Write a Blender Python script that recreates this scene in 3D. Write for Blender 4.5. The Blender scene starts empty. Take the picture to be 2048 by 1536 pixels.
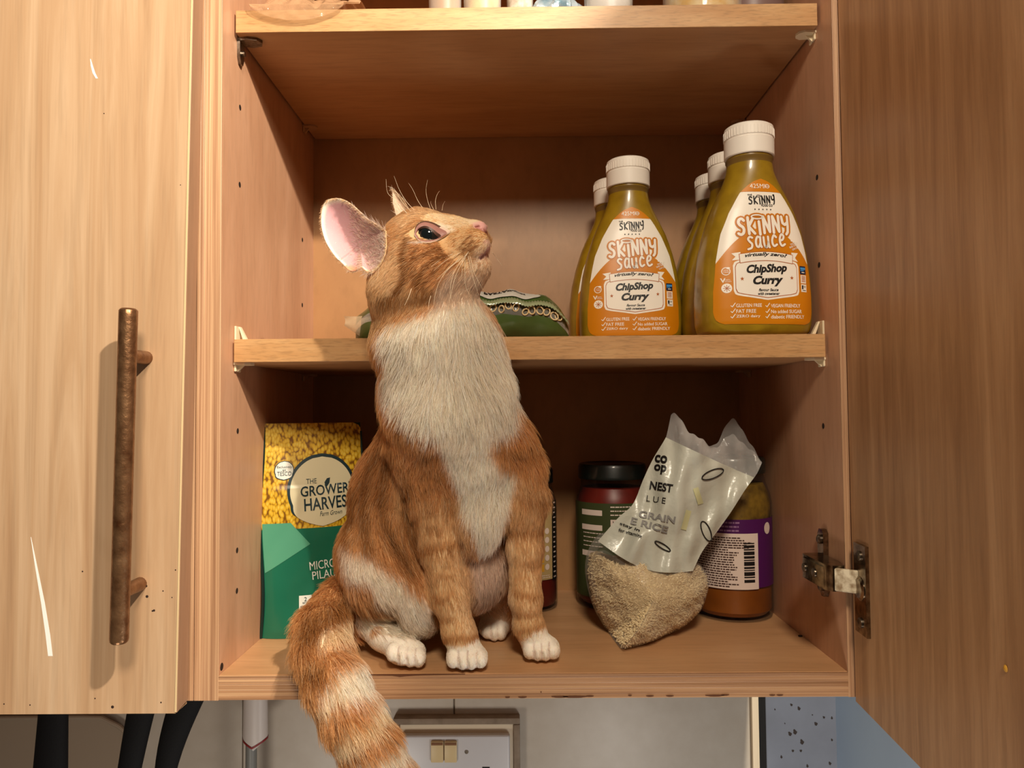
import bpy, bmesh, math, random
import numpy as np
from mathutils import Vector, Matrix

# ------------------------------------------------------------------ camera, world, lamps, exposure
K = 0.001                                   # everything below is written in millimetres
F_PX = 1464.0
CAM = np.array([222.86, -547.61, 193.71])
PITCH, YAW, ROLL = 0.0367, -0.0073, -0.0086
_f = np.array([math.sin(YAW) * math.cos(PITCH), math.cos(YAW) * math.cos(PITCH), math.sin(PITCH)])
_r0 = np.array([math.cos(YAW), -math.sin(YAW), 0.0])
_u0 = np.cross(_r0, _f)
CR = math.cos(ROLL) * _r0 + math.sin(ROLL) * _u0
CU = -math.sin(ROLL) * _r0 + math.cos(ROLL) * _u0
CF = _f

scene = bpy.context.scene
COL = scene.collection
cam_data = bpy.data.cameras.new('camera')
cam_data.sensor_width = 36.0
cam_data.lens = 36.0 * F_PX / 2048.0
cam_data.clip_start = 0.01
cam = bpy.data.objects.new('camera', cam_data)
COL.objects.link(cam)
M = Matrix.Identity(4)
for i in range(3):
    M[i][0], M[i][1], M[i][2], M[i][3] = CR[i], CU[i], -CF[i], CAM[i] * K
cam.matrix_world = M
scene.camera = cam

world = bpy.data.worlds.new('world')
scene.world = world
world.use_nodes = True
wb = world.node_tree.nodes['Background']
wb.inputs[0].default_value = (1.0, 0.80, 0.62, 1)
wb.inputs[1].default_value = 0.055


def lamp(name, loc, watts, col, rad):
    d = bpy.data.lights.new(name, 'POINT')
    d.energy = watts
    d.color = col
    d.shadow_soft_size = rad * K
    o = bpy.data.objects.new(name, d)
    o.location = [c * K for c in loc]
    COL.objects.link(o)
    return o


lamp('ceiling_spot', (535, -635, 812), 56.0, (1.0, 0.90, 0.74), 15)
lamp('kitchen_lamp', (280, -1000, 910), 46.0, (1.0, 0.86, 0.67), 110)
lamp('wall_fill_right', (380, -190, -380), 2.4, (1.0, 0.93, 0.84), 60)  # unseen fill lamp, added to brighten the shaded wall below the cabinets
lamp('wall_fill_left', (-60, -190, -380), 2.4, (1.0, 0.90, 0.78), 60)  # second added fill, lifts the wall under the closed cabinet

vs = scene.view_settings
vs.view_transform = 'Standard'
vs.look = 'None'
vs.exposure = 0.0
vs.gamma = 1.0
vs.use_curve_mapping = False


# ------------------------------------------------------------------ points from the survey of the photograph
def ray(u, v):
    return CF + CR * ((u - 1024.0) / F_PX) - CU * ((v - 768.0) / F_PX)


def onY(u, v, Y):
    d = ray(u, v)
    return CAM + d * ((Y - CAM[1]) / d[1])


def onX(u, v, X):
    d = ray(u, v)
    return CAM + d * ((X - CAM[0]) / d[0])


def onZ(u, v, Z):
    d = ray(u, v)
    return CAM + d * ((Z - CAM[2]) / d[2])


# ------------------------------------------------------------------ geometry helpers (each returns verts, faces)
def g_box(x0, x1, y0, y1, z0, z1, bev=0.0, seg=2):
    bm = bmesh.new()
    bmesh.ops.create_cube(bm, size=1.0)
    for v in bm.verts:
        v.co = Vector(((x0 + x1) / 2 + v.co.x * (x1 - x0), (y0 + y1) / 2 + v.co.y * (y1 - y0), (z0 + z1) / 2 + v.co.z * (z1 - z0)))
    if bev > 0:
        bmesh.ops.bevel(bm, geom=list(bm.edges), offset=bev, segments=seg, affect='EDGES', profile=0.6)
    return g_bm(bm)


def g_bm(bm):
    bm.verts.index_update()
    V = np.array([v.co[:] for v in bm.verts], dtype=float)
    F = [[v.index for v in f.verts] for f in bm.faces]
    bm.free()
    return V, F


def xf(g, loc=(0, 0, 0), rot=None, scale=(1, 1, 1)):
    V = np.array(g[0]) * np.array(scale)
    if rot is not None:
        R = np.array(Matrix.Rotation(rot[2], 3, 'Z') @ Matrix.Rotation(rot[1], 3, 'Y') @ Matrix.Rotation(rot[0], 3, 'X'))
        V = V @ R.T
    return V + np.array(loc), g[1]


def g_tube(pts, rad, n=12, cap=True, flat=(1, 1)):
    P = np.array(pts, dtype=float)
    m = len(P)
    R = np.full(m, rad) if np.isscalar(rad) else np.array(rad, float)
    T = np.gradient(P, axis=0)
    T /= np.linalg.norm(T, axis=1)[:, None] + 1e-12
    ref = np.array([0, 1.0, 0]) if abs(T[0][1]) < 0.9 else np.array([1.0, 0, 0])
    V = []
    a = np.cross(T[0], ref)
    a /= np.linalg.norm(a)
    for i in range(m):
        a = a - T[i] * (a @ T[i])
        a /= np.linalg.norm(a)
        b = np.cross(T[i], a)
        for k in range(n):
            t = 2 * math.pi * k / n
            V.append(P[i] + R[i] * (flat[0] * math.cos(t) * a + flat[1] * math.sin(t) * b))
    F = []
    for i in range(m - 1):
        for k in range(n):
            k2 = (k + 1) % n
            F.append([i * n + k, i * n + k2, (i + 1) * n + k2, (i + 1) * n + k])
    if cap:
        F.append(list(range(n))[::-1])
        F.append([(m - 1) * n + k for k in range(n)])
    return np.array(V), F


def g_lathe(prof, n=48, c=(0, 0, 0)):
    V, F = [], []
    m = len(prof)
    for r, z in prof:
        for k in range(n):
            t = 2 * math.pi * k / n
            V.append((c[0] + r * math.cos(t), c[1] + r * math.sin(t), c[2] + z))
    for i in range(m - 1):
        for k in range(n):
            k2 = (k + 1) % n
            F.append([i * n + k, i * n + k2, (i + 1) * n + k2, (i + 1) * n + k])
    if prof[0][0] > 1e-6:
        F.append(list(range(n))[::-1])
    if prof[-1][0] > 1e-6:
        F.append([(m - 1) * n + k for k in range(n)])
    return np.array(V), F


def g_grid(fn, nu, nv, closed_u=False):
    V, F = [], []
    for j in range(nv + 1):
        for i in range(nu + (0 if closed_u else 1)):
            V.append(fn(i / nu, j / nv))
    w = nu if closed_u else nu + 1
    for j in range(nv):
        for i in range(nu):
            i2 = (i + 1) % w
            F.append([j * w + i, j * w + i2, (j + 1) * w + i2, (j + 1) * w + i])
    return np.array(V, float), F


def g_prism(poly, a0, a1, axis='y'):
    """polygon (2D) extruded along an axis between a0 and a1; axis y: poly is (x, z); x: (y, z); z: (x, y)"""
    n = len(poly)
    V = []
    for a in (a0, a1):
        for p, q in poly:
            V.append({'y': (p, a, q), 'x': (a, p, q), 'z': (p, q, a)}[axis])
    F = [list(range(n)), [n + k for k in range(n)][::-1]]
    for k in range(n):
        k2 = (k + 1) % n
        F.append([k, n + k, n + k2, k2])
    return np.array(V, float), F


def join(gs):
    V, F, o = [], [], 0
    for v, f in gs:
        V.append(np.asarray(v, float))
        F += [[i + o for i in q] for q in f]
        o += len(v)
    return np.concatenate(V), F


def obj(name, gs, mat, parent=None, origin=None, sharp=35, props=None):
    """one mesh object; gs is a geometry or a list of them, or of (geometry, material index)"""
    if isinstance(gs, tuple) and isinstance(gs[1], list):
        gs = [gs]
    V, F, MI, o = [], [], [], 0
    for g in gs:
        mi = 0
        if isinstance(g[1], int):
            g, mi = g
        V.append(np.asarray(g[0], float))
        F += [[i + o for i in q] for q in g[1]]
        MI += [mi] * len(g[1])
        o += len(g[0])
    V = np.concatenate(V)
    if origin is None:
        origin = ORG.get(parent.name, np.zeros(3)) if parent is not None else np.zeros(3)
    V = (V - np.asarray(origin)) * K
    me = bpy.data.meshes.new(name)
    me.from_pydata(V.tolist(), [], F)
    mats = mat if isinstance(mat, (list, tuple)) else [mat]
    for m in mats:
        me.materials.append(m)
    me.polygons.foreach_set('material_index', MI)
    me.polygons.foreach_set('use_smooth', [True] * len(F))
    me.update()
    if sharp:
        me.set_sharp_from_angle(angle=math.radians(sharp))
    ob = bpy.data.objects.new(name, me)
    COL.objects.link(ob)
    if parent is not None:
        ob.parent = parent
        ORG[ob.name] = np.asarray(origin, float)
    else:
        ob.location = [c * K for c in origin]
        ORG[ob.name] = np.asarray(origin, float)
    for k, v in (props or {}).items():
        ob[k] = v
    return ob


ORG = {}


def thing(name, label, cat, loc, rz=0.0, group=None, local=False, kind=None):
    o = bpy.data.objects.new(name, None)
    COL.objects.link(o)
    o.empty_display_size = 0.02
    o.location = [c * K for c in loc]
    o.rotation_euler = (0, 0, rz)
    ORG[o.name] = np.zeros(3) if local else np.asarray(loc, float)
    o['label'] = label
    o['category'] = cat
    if group:
        o['group'] = group
    if kind:
        o['kind'] = kind
    return o


# ------------------------------------------------------------------ material helpers
def sr(r, g, b):
    return tuple(((c / 255.0) / 12.92 if c / 255.0 <= 0.04045 else ((c / 255.0 + 0.055) / 1.055) ** 2.4) for c in (r, g, b)) + (1.0,)


def mat(name, col, rough=0.5, metal=0.0, coat=0.0, trans=0.0, ior=1.45, noise=None, bump=None, sub=0.0, alpha=1.0, spec=0.5):
    """noise=(scale, second colour, amount); bump=(scale, strength)"""
    m = bpy.data.materials.new(name)
    m.use_nodes = True
    nt = m.node_tree
    b = nt.nodes['Principled BSDF']
    b.inputs['Base Color'].default_value = col
    b.inputs['Roughness'].default_value = rough
    b.inputs['Metallic'].default_value = metal
    b.inputs['Coat Weight'].default_value = coat
    b.inputs['Coat Roughness'].default_value = 0.08
    b.inputs['Transmission Weight'].default_value = trans
    b.inputs['IOR'].default_value = ior
    b.inputs['Alpha'].default_value = alpha
    b.inputs['Specular IOR Level'].default_value = spec
    if sub > 0:
        b.inputs['Subsurface Weight'].default_value = sub
        b.inputs['Subsurface Radius'].default_value = (0.004, 0.002, 0.001)
    tc = nt.nodes.new('ShaderNodeTexCoord')
    if noise:
        n = nt.nodes.new('ShaderNodeTexNoise')
        n.inputs['Scale'].default_value = noise[0]
        n.inputs['Detail'].default_value = 6
        nt.links.new(tc.outputs['Object'], n.inputs['Vector'])
        r = nt.nodes.new('ShaderNodeValToRGB')
        r.color_ramp.elements[0].position = 0.5 - 0.5 * noise[2]
        r.color_ramp.elements[1].position = 0.5 + 0.5 * noise[2]
        r.color_ramp.elements[0].color = col
        r.color_ramp.elements[1].color = noise[1]
        nt.links.new(n.outputs['Fac'], r.inputs['Fac'])
        nt.links.new(r.outputs['Color'], b.inputs['Base Color'])
    if bump:
        n2 = nt.nodes.new('ShaderNodeTexNoise')
        n2.inputs['Scale'].default_value = bump[0]
        n2.inputs['Detail'].default_value = 4
        nt.links.new(tc.outputs['Object'], n2.inputs['Vector'])
        bp = nt.nodes.new('ShaderNodeBump')
        bp.inputs['Strength'].default_value = bump[1]
        bp.inputs['Distance'].default_value = 0.001
        nt.links.new(n2.outputs['Fac'], bp.inputs['Height'])
        nt.links.new(bp.outputs['Normal'], b.inputs['Normal'])
    return m


def wood(name, c_lo, c_mid, c_hi, stretch, rough=0.45, fine=0.35, warp=0.0, spec=0.4, pore=0.25):
    """stretch: per-axis noise frequency (1/m); small along the grain"""
    m = bpy.data.materials.new(name)
    m.use_nodes = True
    nt = m.node_tree
    N, L = nt.nodes, nt.links
    b = N['Principled BSDF']
    tc = N.new('ShaderNodeTexCoord')
    mp = N.new('ShaderNodeMapping')
    mp.inputs['Scale'].default_value = stretch
    L.new(tc.outputs['Object'], mp.inputs['Vector'])
    n1 = N.new('ShaderNodeTexNoise')
    n1.inputs['Scale'].default_value = 1.0
    n1.inputs['Detail'].default_value = 7
    n1.inputs['Roughness'].default_value = 0.62
    n1.inputs['Distortion'].default_value = warp
    L.new(mp.outputs['Vector'], n1.inputs['Vector'])
    mp2 = N.new('ShaderNodeMapping')
    mp2.inputs['Scale'].default_value = [s * 7 for s in stretch]
    L.new(tc.outputs['Object'], mp2.inputs['Vector'])
    n2 = N.new('ShaderNodeTexNoise')
    n2.inputs['Scale'].default_value = 1.0
    n2.inputs['Detail'].default_value = 3
    L.new(mp2.outputs['Vector'], n2.inputs['Vector'])
    r1 = N.new('ShaderNodeValToRGB')
    cr = r1.color_ramp
    cr.elements[0].position = 0.3
    cr.elements[0].color = c_lo
    cr.elements[1].position = 0.7
    cr.elements[1].color = c_hi
    e = cr.elements.new(0.5)
    e.color = c_mid
    L.new(n1.outputs['Fac'], r1.inputs['Fac'])
    r2 = N.new('ShaderNodeValToRGB')
    r2.color_ramp.elements[0].position = 0.34
    r2.color_ramp.elements[0].color = (1 - pore, 1 - pore, 1 - pore, 1)
    r2.color_ramp.elements[1].position = 0.50
    r2.color_ramp.elements[1].color = (1, 1, 1, 1)
    L.new(n2.outputs['Fac'], r2.inputs['Fac'])
    mx = N.new('ShaderNodeMix')
    mx.data_type = 'RGBA'
    mx.blend_type = 'MULTIPLY'
    mx.inputs['Factor'].default_value = fine
    L.new(r1.outputs['Color'], mx.inputs['A'])
    L.new(r2.outputs['Color'], mx.inputs['B'])
    L.new(mx.outputs['Result'], b.inputs['Base Color'])
    bp = N.new('ShaderNodeBump')
    bp.inputs['Strength'].default_value = 0.12
    bp.inputs['Distance'].default_value = 0.0006
    L.new(n2.outputs['Fac'], bp.inputs['Height'])
    L.new(bp.outputs['Normal'], b.inputs['Normal'])
    b.inputs['Roughness'].default_value = rough
    b.inputs['Specular IOR Level'].default_value = spec
    return m


def film(name, col, opac, rough=0.15, bump=None):
    """thin clear plastic or glass: mostly see-through with its own sheen"""
    m = bpy.data.materials.new(name)
    m.use_nodes = True
    nt = m.node_tree
    N, L = nt.nodes, nt.links
    b = N['Principled BSDF']
    b.inputs['Base Color'].default_value = col
    b.inputs['Roughness'].default_value = rough
    b.inputs['Specular IOR Level'].default_value = 0.9
    t = N.new('ShaderNodeBsdfTransparent')
    lw = N.new('ShaderNodeLayerWeight')
    lw.inputs['Blend'].default_value = 0.35
    mr = N.new('ShaderNodeMapRange')
    mr.inputs['To Min'].default_value = opac
    mr.inputs['To Max'].default_value = min(1.0, opac + 0.5)
    L.new(lw.outputs['Facing'], mr.inputs['Value'])
    mx = N.new('ShaderNodeMixShader')
    L.new(mr.outputs['Result'], mx.inputs['Fac'])
    L.new(t.outputs[0], mx.inputs[1])
    L.new(b.outputs[0], mx.inputs[2])
    L.new(mx.outputs[0], N['Material Output'].inputs['Surface'])
    if bump:
        tc = N.new('ShaderNodeTexCoord')
        n2 = N.new('ShaderNodeTexNoise')
        n2.inputs['Scale'].default_value = bump[0]
        n2.inputs['Detail'].default_value = 4
        L.new(tc.outputs['Object'], n2.inputs['Vector'])
        bp = N.new('ShaderNodeBump')
        bp.inputs['Strength'].default_value = bump[1]
        bp.inputs['Distance'].default_value = 0.002
        L.new(n2.outputs['Fac'], bp.inputs['Height'])
        L.new(bp.outputs['Normal'], b.inputs['Normal'])
    return m


# ------------------------------------------------------------------ lettering
def g_text(s, bold=0.0, shear=0.0, spacing=1.0):
    """the letters of s as a flat mesh, in the font's own units"""
    cu = bpy.data.curves.new('lettering', 'FONT')
    cu.body = s
    cu.size = 1.0
    cu.offset = bold
    cu.shear = shear
    cu.space_character = spacing
    cu.resolution_u = 3
    o = bpy.data.objects.new('lettering', cu)
    me = o.to_mesh()
    V = np.array([v.co[:2] for v in me.vertices], float).reshape(-1, 2)
    F = [list(p.vertices) for p in me.polygons]
    o.to_mesh_clear()
    bpy.data.objects.remove(o)
    bpy.data.curves.remove(cu)
    return V, F


def fit(t, u0, u1, v0, v1, rot=0.0):
    """stretch flat letters into the box and turn them about its centre"""
    V, F = t
    lo, hi = V.min(0), V.max(0)
    W = (V - lo) / (hi - lo + 1e-9) * np.array([u1 - u0, v1 - v0]) + np.array([u0, v0])
    if rot:
        c = np.array([(u0 + u1) / 2, (v0 + v1) / 2])
        a = math.radians(rot)
        R = np.array([[math.cos(a), -math.sin(a)], [math.sin(a), math.cos(a)]])
        W = (W - c) @ R.T + c
    return W, F


def disc2(u, v, ru, rv=None, n=24):
    rv = ru if rv is None else rv
    V = [(u + ru * math.cos(2 * math.pi * k / n), v + rv * math.sin(2 * math.pi * k / n)) for k in range(n)]
    return np.array(V), [list(range(n))]


def ring2(u, v, ru, rv, w, n=28):
    V = [(u + ru * math.cos(2 * math.pi * k / n), v + rv * math.sin(2 * math.pi * k / n)) for k in range(n)]
    return line2(V + [V[0]], w)


def poly2(pts):
    return np.array(pts, float), [list(range(len(pts)))]


def line2(pts, w, caps=True):
    gs = []
    P = np.array(pts, float)
    for a, b in zip(P[:-1], P[1:]):
        d = b - a
        L = np.linalg.norm(d)
        if L < 1e-9:
            continue
        n = np.array([-d[1], d[0]]) / L * w / 2
        gs.append((np.array([a - n, b - n, b + n, a + n]), [[0, 1, 2, 3]]))
    if caps:
        for p in P:
            gs.append(disc2(p[0], p[1], w / 2, n=8))
    V, F, o = [], [], 0
    for v, f in gs:
        V.append(v)
        F += [[i + o for i in q] for q in f]
        o += len(v)
    return np.concatenate(V), F


def lift(gs, fn, off):
    """put flat geometry on a surface: fn(u, v, offset) gives the point"""
    if isinstance(gs, tuple):
        gs = [gs]
    V, F, o = [], [], 0
    for v, f in gs:
        V += [fn(p[0], p[1], off) for p in v]
        F += [[i + o for i in q] for q in f]
        o += len(v)
    return np.array(V, float), F


GLYPH = {
    'S': [[(.82, .86), (.6, .98), (.3, .92), (.2, .74), (.36, .58), (.6, .48), (.72, .3), (.6, .1), (.3, .02), (.05, .1)]],
    'K': [[(.15, 1), (.12, .0)], [(.75, .92), (.15, .45), (.8, .0)]],
    'I': [[(.5, .78), (.5, .0)]],
    'N': [[(.1, .0), (.12, 1), (.78, .05), (.85, 1)]],
    'Y': [[(.1, 1), (.18, .6), (.45, .5), (.75, .62)], [(.88, 1), (.8, .4), (.7, .05), (.5, -.08)]],
    's': [[(.8, .86), (.5, .95), (.2, .78), (.4, .55), (.68, .35), (.55, .05), (.05, -.05)]],
    'a': [[(.75, .8), (.4, .88), (.12, .55), (.15, .15), (.45, .05), (.72, .35)], [(.8, .85), (.74, .3), (.85, .02)]],
    'u': [[(.12, .88), (.12, .3), (.35, .04), (.65, .2), (.76, .5)], [(.78, .9), (.76, .3), (.85, .02)]],
    'c': [[(.8, .75), (.5, .92), (.2, .6), (.18, .25), (.4, .03), (.8, .15)]],
    'e': [[(.15, .45), (.6, .55), (.78, .8), (.5, .98), (.2, .7), (.15, .3), (.4, .03), (.85, .15)]],
}


def smooth_poly(pts, n=4):
    P = np.array(pts, float)
    if len(P) < 3:
        return P
    Q = [P[0]]
    E = np.concatenate([[2 * P[0] - P[1]], P, [2 * P[-1] - P[-2]]])
    for i in range(1, len(E) - 2):
        p0, p1, p2, p3 = E[i - 1], E[i], E[i + 1], E[i + 2]
        for k in range(1, n + 1):
            t = k / n
            Q.append(0.5 * ((2 * p1) + (-p0 + p2) * t + (2 * p0 - 5 * p1 + 4 * p2 - p3) * t * t + (-p0 + 3 * p1 - 3 * p2 + p3) * t ** 3))
    return np.array(Q)


def brush_word(word, u0, u1, v0, v1, w, rot=0.0):
    """a hand-painted word; each letter a set of round-ended strokes"""
    adv = [0.62 if ch == 'I' else 1.0 for ch in word]
    tot = sum(adv)
    x = 0.0
    out = []
    for i, ch in enumerate(word):
        for st in GLYPH[ch]:
            P = smooth_poly(st) if ch in 'Ssauce' or len(st) > 4 else np.array(st, float)
            wob = 0.04 * math.sin(i * 2.3)
            P = np.stack([(x + (P[:, 0] - .5) * 0.86 + adv[i] / 2) / tot, P[:, 1] + wob], 1)
            P = P * np.array([u1 - u0, v1 - v0]) + np.array([u0, v0])
            out.append(P)
        x += adv[i]
    c = np.array([(u0 + u1) / 2, (v0 + v1) / 2])
    a = math.radians(rot)
    R = np.array([[math.cos(a), -math.sin(a)], [math.sin(a), math.cos(a)]])
    return [line2((P - c) @ R.T + c, w) for P in out]


rng = np.random.default_rng(7)
random.seed(3)
# ------------------------------------------------------------------ the setting: wall below and behind the cabinets
M_tile = mat('painted_tile', sr(196, 186, 172), 0.35, noise=(60, sr(184, 172, 156), 0.7), bump=(90, 0.05))
M_grout = mat('grout', sr(120, 108, 94), 0.9)
M_blue = mat('blue_grey_paint', sr(176, 200, 224), 0.5, noise=(9, sr(160, 182, 208), 0.7), bump=(60, 0.05))
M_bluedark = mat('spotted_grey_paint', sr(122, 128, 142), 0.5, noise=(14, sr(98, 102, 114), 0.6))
M_mould = mat('mould', sr(48, 40, 38), 0.9)
M_trim = mat('cream_trim', sr(222, 204, 176), 0.45)
M_black = mat('black_gap', sr(16, 14, 14), 0.8)

WY = 275.0
wall = obj('wall_back', g_box(-420, 484, WY + 2, WY + 22, -520, 760), M_grout, props={'kind': 'structure'})
rows = [(-520, 60)]
tile_cols = [(-420, -86), (-84.6, 148.9), (150.3, 476)]
for z0, z1 in rows:
    for x0, x1 in tile_cols:
        if z0 > -150 and x0 > -90:
            pass
        obj('tile', g_box(x0, x1, WY, WY + 3, z0, z1, 0.8, 1), M_tile, wall)
trim = obj('trim_1', g_box(477.5, 485, WY - 4, WY + 4, -520, 60, 1.2), M_trim, props={'kind': 'structure'})
obj('gap_strip', g_box(485.2, 494, WY + 2, WY + 12, -520, 60), M_black, props={'kind': 'structure'})  # black strip put in for the shade of the gap beside the trim
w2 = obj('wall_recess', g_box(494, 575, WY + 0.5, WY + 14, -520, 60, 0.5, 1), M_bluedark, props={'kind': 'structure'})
w3 = obj('wall_right', g_box(571, 590, -420, WY + 14, -520, 700), M_blue, props={'kind': 'structure'})
spots = []
for (px, py, r) in ((1583, 1410, 1.6), (1598, 1417, 2.0), (1580, 1468, 2.4), (1590, 1464, 2.6), (1604, 1484, 2.6), (1586, 1502, 1.6), (1602, 1502, 1.6),
                    (1563, 1514, 1.4), (1632, 1448, 2.2), (1648, 1435, 1.5), (1664, 1436, 1.3), (1664, 1480, 1.3), (1615, 1532, 1.5), (1660, 1527, 1.8),
                    (1550, 1419, 0.9), (1625, 1430, .8), (1570, 1447, .7)):
    p = onY(px, py, WY)
    a = random.random() * 3
    r *= .78
    spots.append(g_prism([(p[0] + r * (1 + .3 * math.sin(3 * t + a)) * math.cos(t), p[2] + r * 1.3 * (1 + .3 * math.cos(2 * t + a)) * math.sin(t)) for t in [k * math.pi / 5 for k in range(10)]], WY + 0.2, WY + 1.5, 'y'))
obj('mould_spots', spots, M_mould, w2, props={'kind': 'stuff'})

# ------------------------------------------------------------------ the open cabinet
W_IN = 464.0
c_side = (sr(194, 144, 111), sr(204, 155, 121), sr(214, 166, 133))
M_side = wood('beech_side', *c_side, stretch=(30, 30, 5), fine=0.3, rough=0.42)
M_shelf = wood('beech_shelf', sr(175, 128, 86), sr(186, 139, 96), sr(195, 149, 104), stretch=(5, 40, 40), fine=0.4, rough=0.42)
M_lip = wood('beech_lip', sr(179, 131, 82), sr(189, 143, 95), sr(199, 157, 109), stretch=(14, 120, 110), fine=0.55, rough=0.4, pore=0.4)
M_back = wood('back_board', sr(161, 117, 77), sr(167, 123, 81), sr(175, 130, 88), stretch=(18, 18, 9), fine=0.25, rough=0.4)
M_ply_v = wood('ply_edge_upright', sr(136, 94, 66), sr(178, 136, 102), sr(218, 178, 138), stretch=(420, 420, 3), fine=0.15, rough=0.5)
M_ply_h = wood('ply_edge_level', sr(128, 88, 58), sr(176, 132, 96), sr(214, 172, 130), stretch=(3, 420, 420), fine=0.15, rough=0.5)
M_floor = wood('beech_bottom', sr(187, 141, 98), sr(197, 149, 106), sr(204, 158, 114), stretch=(5, 40, 40), fine=0.3, rough=0.4)
M_hole = mat('drilled_hole', sr(40, 22, 12), 0.9)
M_stain = mat('worn_edge', sr(96, 56, 30), 0.8)

cab = thing('wall_cabinet', 'open beech kitchen wall cabinet with two shelves and the ginger cat inside', 'cabinet', (W_IN / 2, 0, -18))
TOP = 690.0
YB = 249.6


def ply_edge_v(x0, x1, z0, z1):
    """upright laminate edge with shallow ridges"""
    n = 15
    prof = []
    xs = np.linspace(x0, x1, 2 * n + 1)
    for i, x in enumerate(xs):
        prof.append((x, -0.14 - .1 * math.sin(i * 2.9) if i % 2 else 0.08 * math.sin(i * 1.7)))
    poly = [(x, y - 0.5) for x, y in prof] + [(x1, 0.6), (x0, 0.6)]
    return g_prism(poly, z0, z1, 'z')


def ply_edge_h(x0, x1, z0, z1):
    n = 13
    zs = np.linspace(z0, z1, 2 * n + 1)
    poly = [((-0.14 - .1 * math.sin(i * 3.1) if i % 2 else 0.08 * math.sin(i * 2.1)) - 0.5, z) for i, z in enumerate(zs)] + [(0.6, z1), (0.6, z0)]
    return g_prism(poly, x0, x1, 'x')


sp = obj('side_panel', g_box(-18, 0, 0.6, 300, -18, TOP, 0.3, 1), M_side, cab)
obj('edge_band', ply_edge_v(-18, 0, -18.2, TOP), M_ply_v, sp)
sp2 = obj('side_panel', g_box(W_IN, W_IN + 18, 0.6, 300, -18, TOP, 0.3, 1), M_side, cab)
obj('edge_band', ply_edge_v(W_IN, W_IN + 18, -18.2, TOP), M_ply_v, sp2)
bp_ = obj('bottom_panel', g_box(0, W_IN, 0.6, YB + 3, -18, 0, 0.3, 1), M_floor, cab)
obj('edge_band', ply_edge_h(0.1, W_IN - 0.1, -17.9, -0.3), M_ply_h, bp_)
wear = []
for (px, py, w) in ((1015, 1394, 5), (1045, 1394, 9), (1120, 1393, 18), (1150, 1393, 26), (1180, 1391, 8), (1260, 1389, 4), (1340, 1391, 8), (1430, 1390, 20), (1450, 1388, 9), (1545, 1389, 6), (1560, 1389, 7), (1082, 1377, 1.2), (1300, 1391, 8)):
    p = onY(px, py, -1.2)
    wear.append(g_prism([(p[0] + w * .34 * math.cos(t) * (1 + .2 * math.sin(3 * t)), -17.2 + (p[2] + 17.2) * .6 + (0.42 + .014 * w) * math.sin(t)) for t in [k * math.pi / 6 for k in range(12)]], -1.0, -0.2, 'y'))
p = onY(800, 1350, -1)
wear.append(g_prism([(p[0] - 30, 0.05), (p[0] - 16, -0.5), (p[0] - 6, -0.7), (p[0], -1.5), (p[0] + 5, -1.0), (p[0] + 18, -0.5), (p[0] + 48, 0.05), (p[0] + 20, 0.14), (p[0] - 16, 0.14)], -0.95, 0.3, 'y'))
obj('worn_patch', wear, M_stain, bp_, props={'kind': 'stuff'})
obj('back_panel', g_box(-1, W_IN + 1, YB, YB + 4, -17, TOP), M_back, cab)
obj('top_panel', g_box(0, W_IN, 0.6, YB + 3, TOP - 18, TOP), M_shelf, cab)
for zt in (513.2, 251.4):
    sh = obj('shelf', g_box(2, 462, 21.4, YB - 1, zt - 18, zt, 0.3, 1), M_shelf, cab)
    obj('shelf_lip', g_box(2, 462, 20.4, 21.6, zt - 18, zt, 0.25, 1), M_lip, sh)

M_white_pl = mat('cream_plastic', sr(232, 214, 180), 0.4)
M_brown_pl = mat('beige_plastic', sr(190, 150, 112), 0.4)
M_steel = mat('dull_steel', sr(150, 140, 128), 0.32, metal=1.0, noise=(300, sr(90, 76, 64), 0.5))


def support(x, y, zb, side, m, fin=True, top=11.0):
    """plastic shelf support: cheek on the panel, rounded tongue under the shelf, locking fin above"""
    s = 1 if side == 'left' else -1
    gs = [g_box(min(x, x + s * 1.6), max(x, x + s * 1.6), y - 5, y + 6, zb - 7, zb + (18 + top if fin else 0), 0.5, 1)]
    pts = [(x, y - 5.5), (x + s * 9, y - 6.5), (x + s * 13, y - 4), (x + s * 14.5, y), (x + s * 13, y + 4), (x + s * 9, y + 6.5), (x, y + 5.5)]
    gs.append(g_prism(pts, zb - 1.8, zb - 0.1, 'z'))
    gs.append(g_prism([(x, zb - 1.5), (x + s * 7, zb - 1.5), (x + s * 1.5, zb - 7), (x, zb - 7)], y - 1, y + 1, 'y'))
    if fin:
        gs.append(g_prism([(x + s * 1.2, zb + 18 + top), (x + s * 2.4, zb + 18 + top), (x + s * 8, zb + 18.2), (x + s * 5, zb + 18.2)], y + 1, y + 5, 'y'))
    return obj('shelf_support', gs, m, cab)


support(0.2, 30, 233.4, 'left', M_white_pl)
support(463.8, 30, 233.4, 'right', M_white_pl)
support(0.2, 212, 233.4, 'left', M_brown_pl, fin=False)
support(463.8, 212, 233.4, 'right', M_brown_pl, fin=False)
support(463.8, 33, 495.2, 'right', M_white_pl, fin=False)
support(463.8, 212, 495.2, 'right', M_brown_pl, fin=False)
support(0.2, 212, 495.2, 'left', M_brown_pl, fin=False)
# the odd one: bare steel bracket under the top shelf, near left
sb = obj('metal_shelf_support', [g_prism([(0.3, 28), (9, 26), (16, 28), (19, 33), (17, 38), (10, 40), (0.3, 38)], 492.6, 494.9, 'z'),
                                 g_prism([(28, 495), (38, 495), (37.5, 480), (35, 475), (31, 475), (28.5, 480)], 0.2, 2.6, 'x'),
                                 g_tube([(2, 33, 484), (5, 33, 484)], 2.2, 10)], M_steel, cab, props={'label': 'bare steel shelf bracket with a rounded tongue'})

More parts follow.
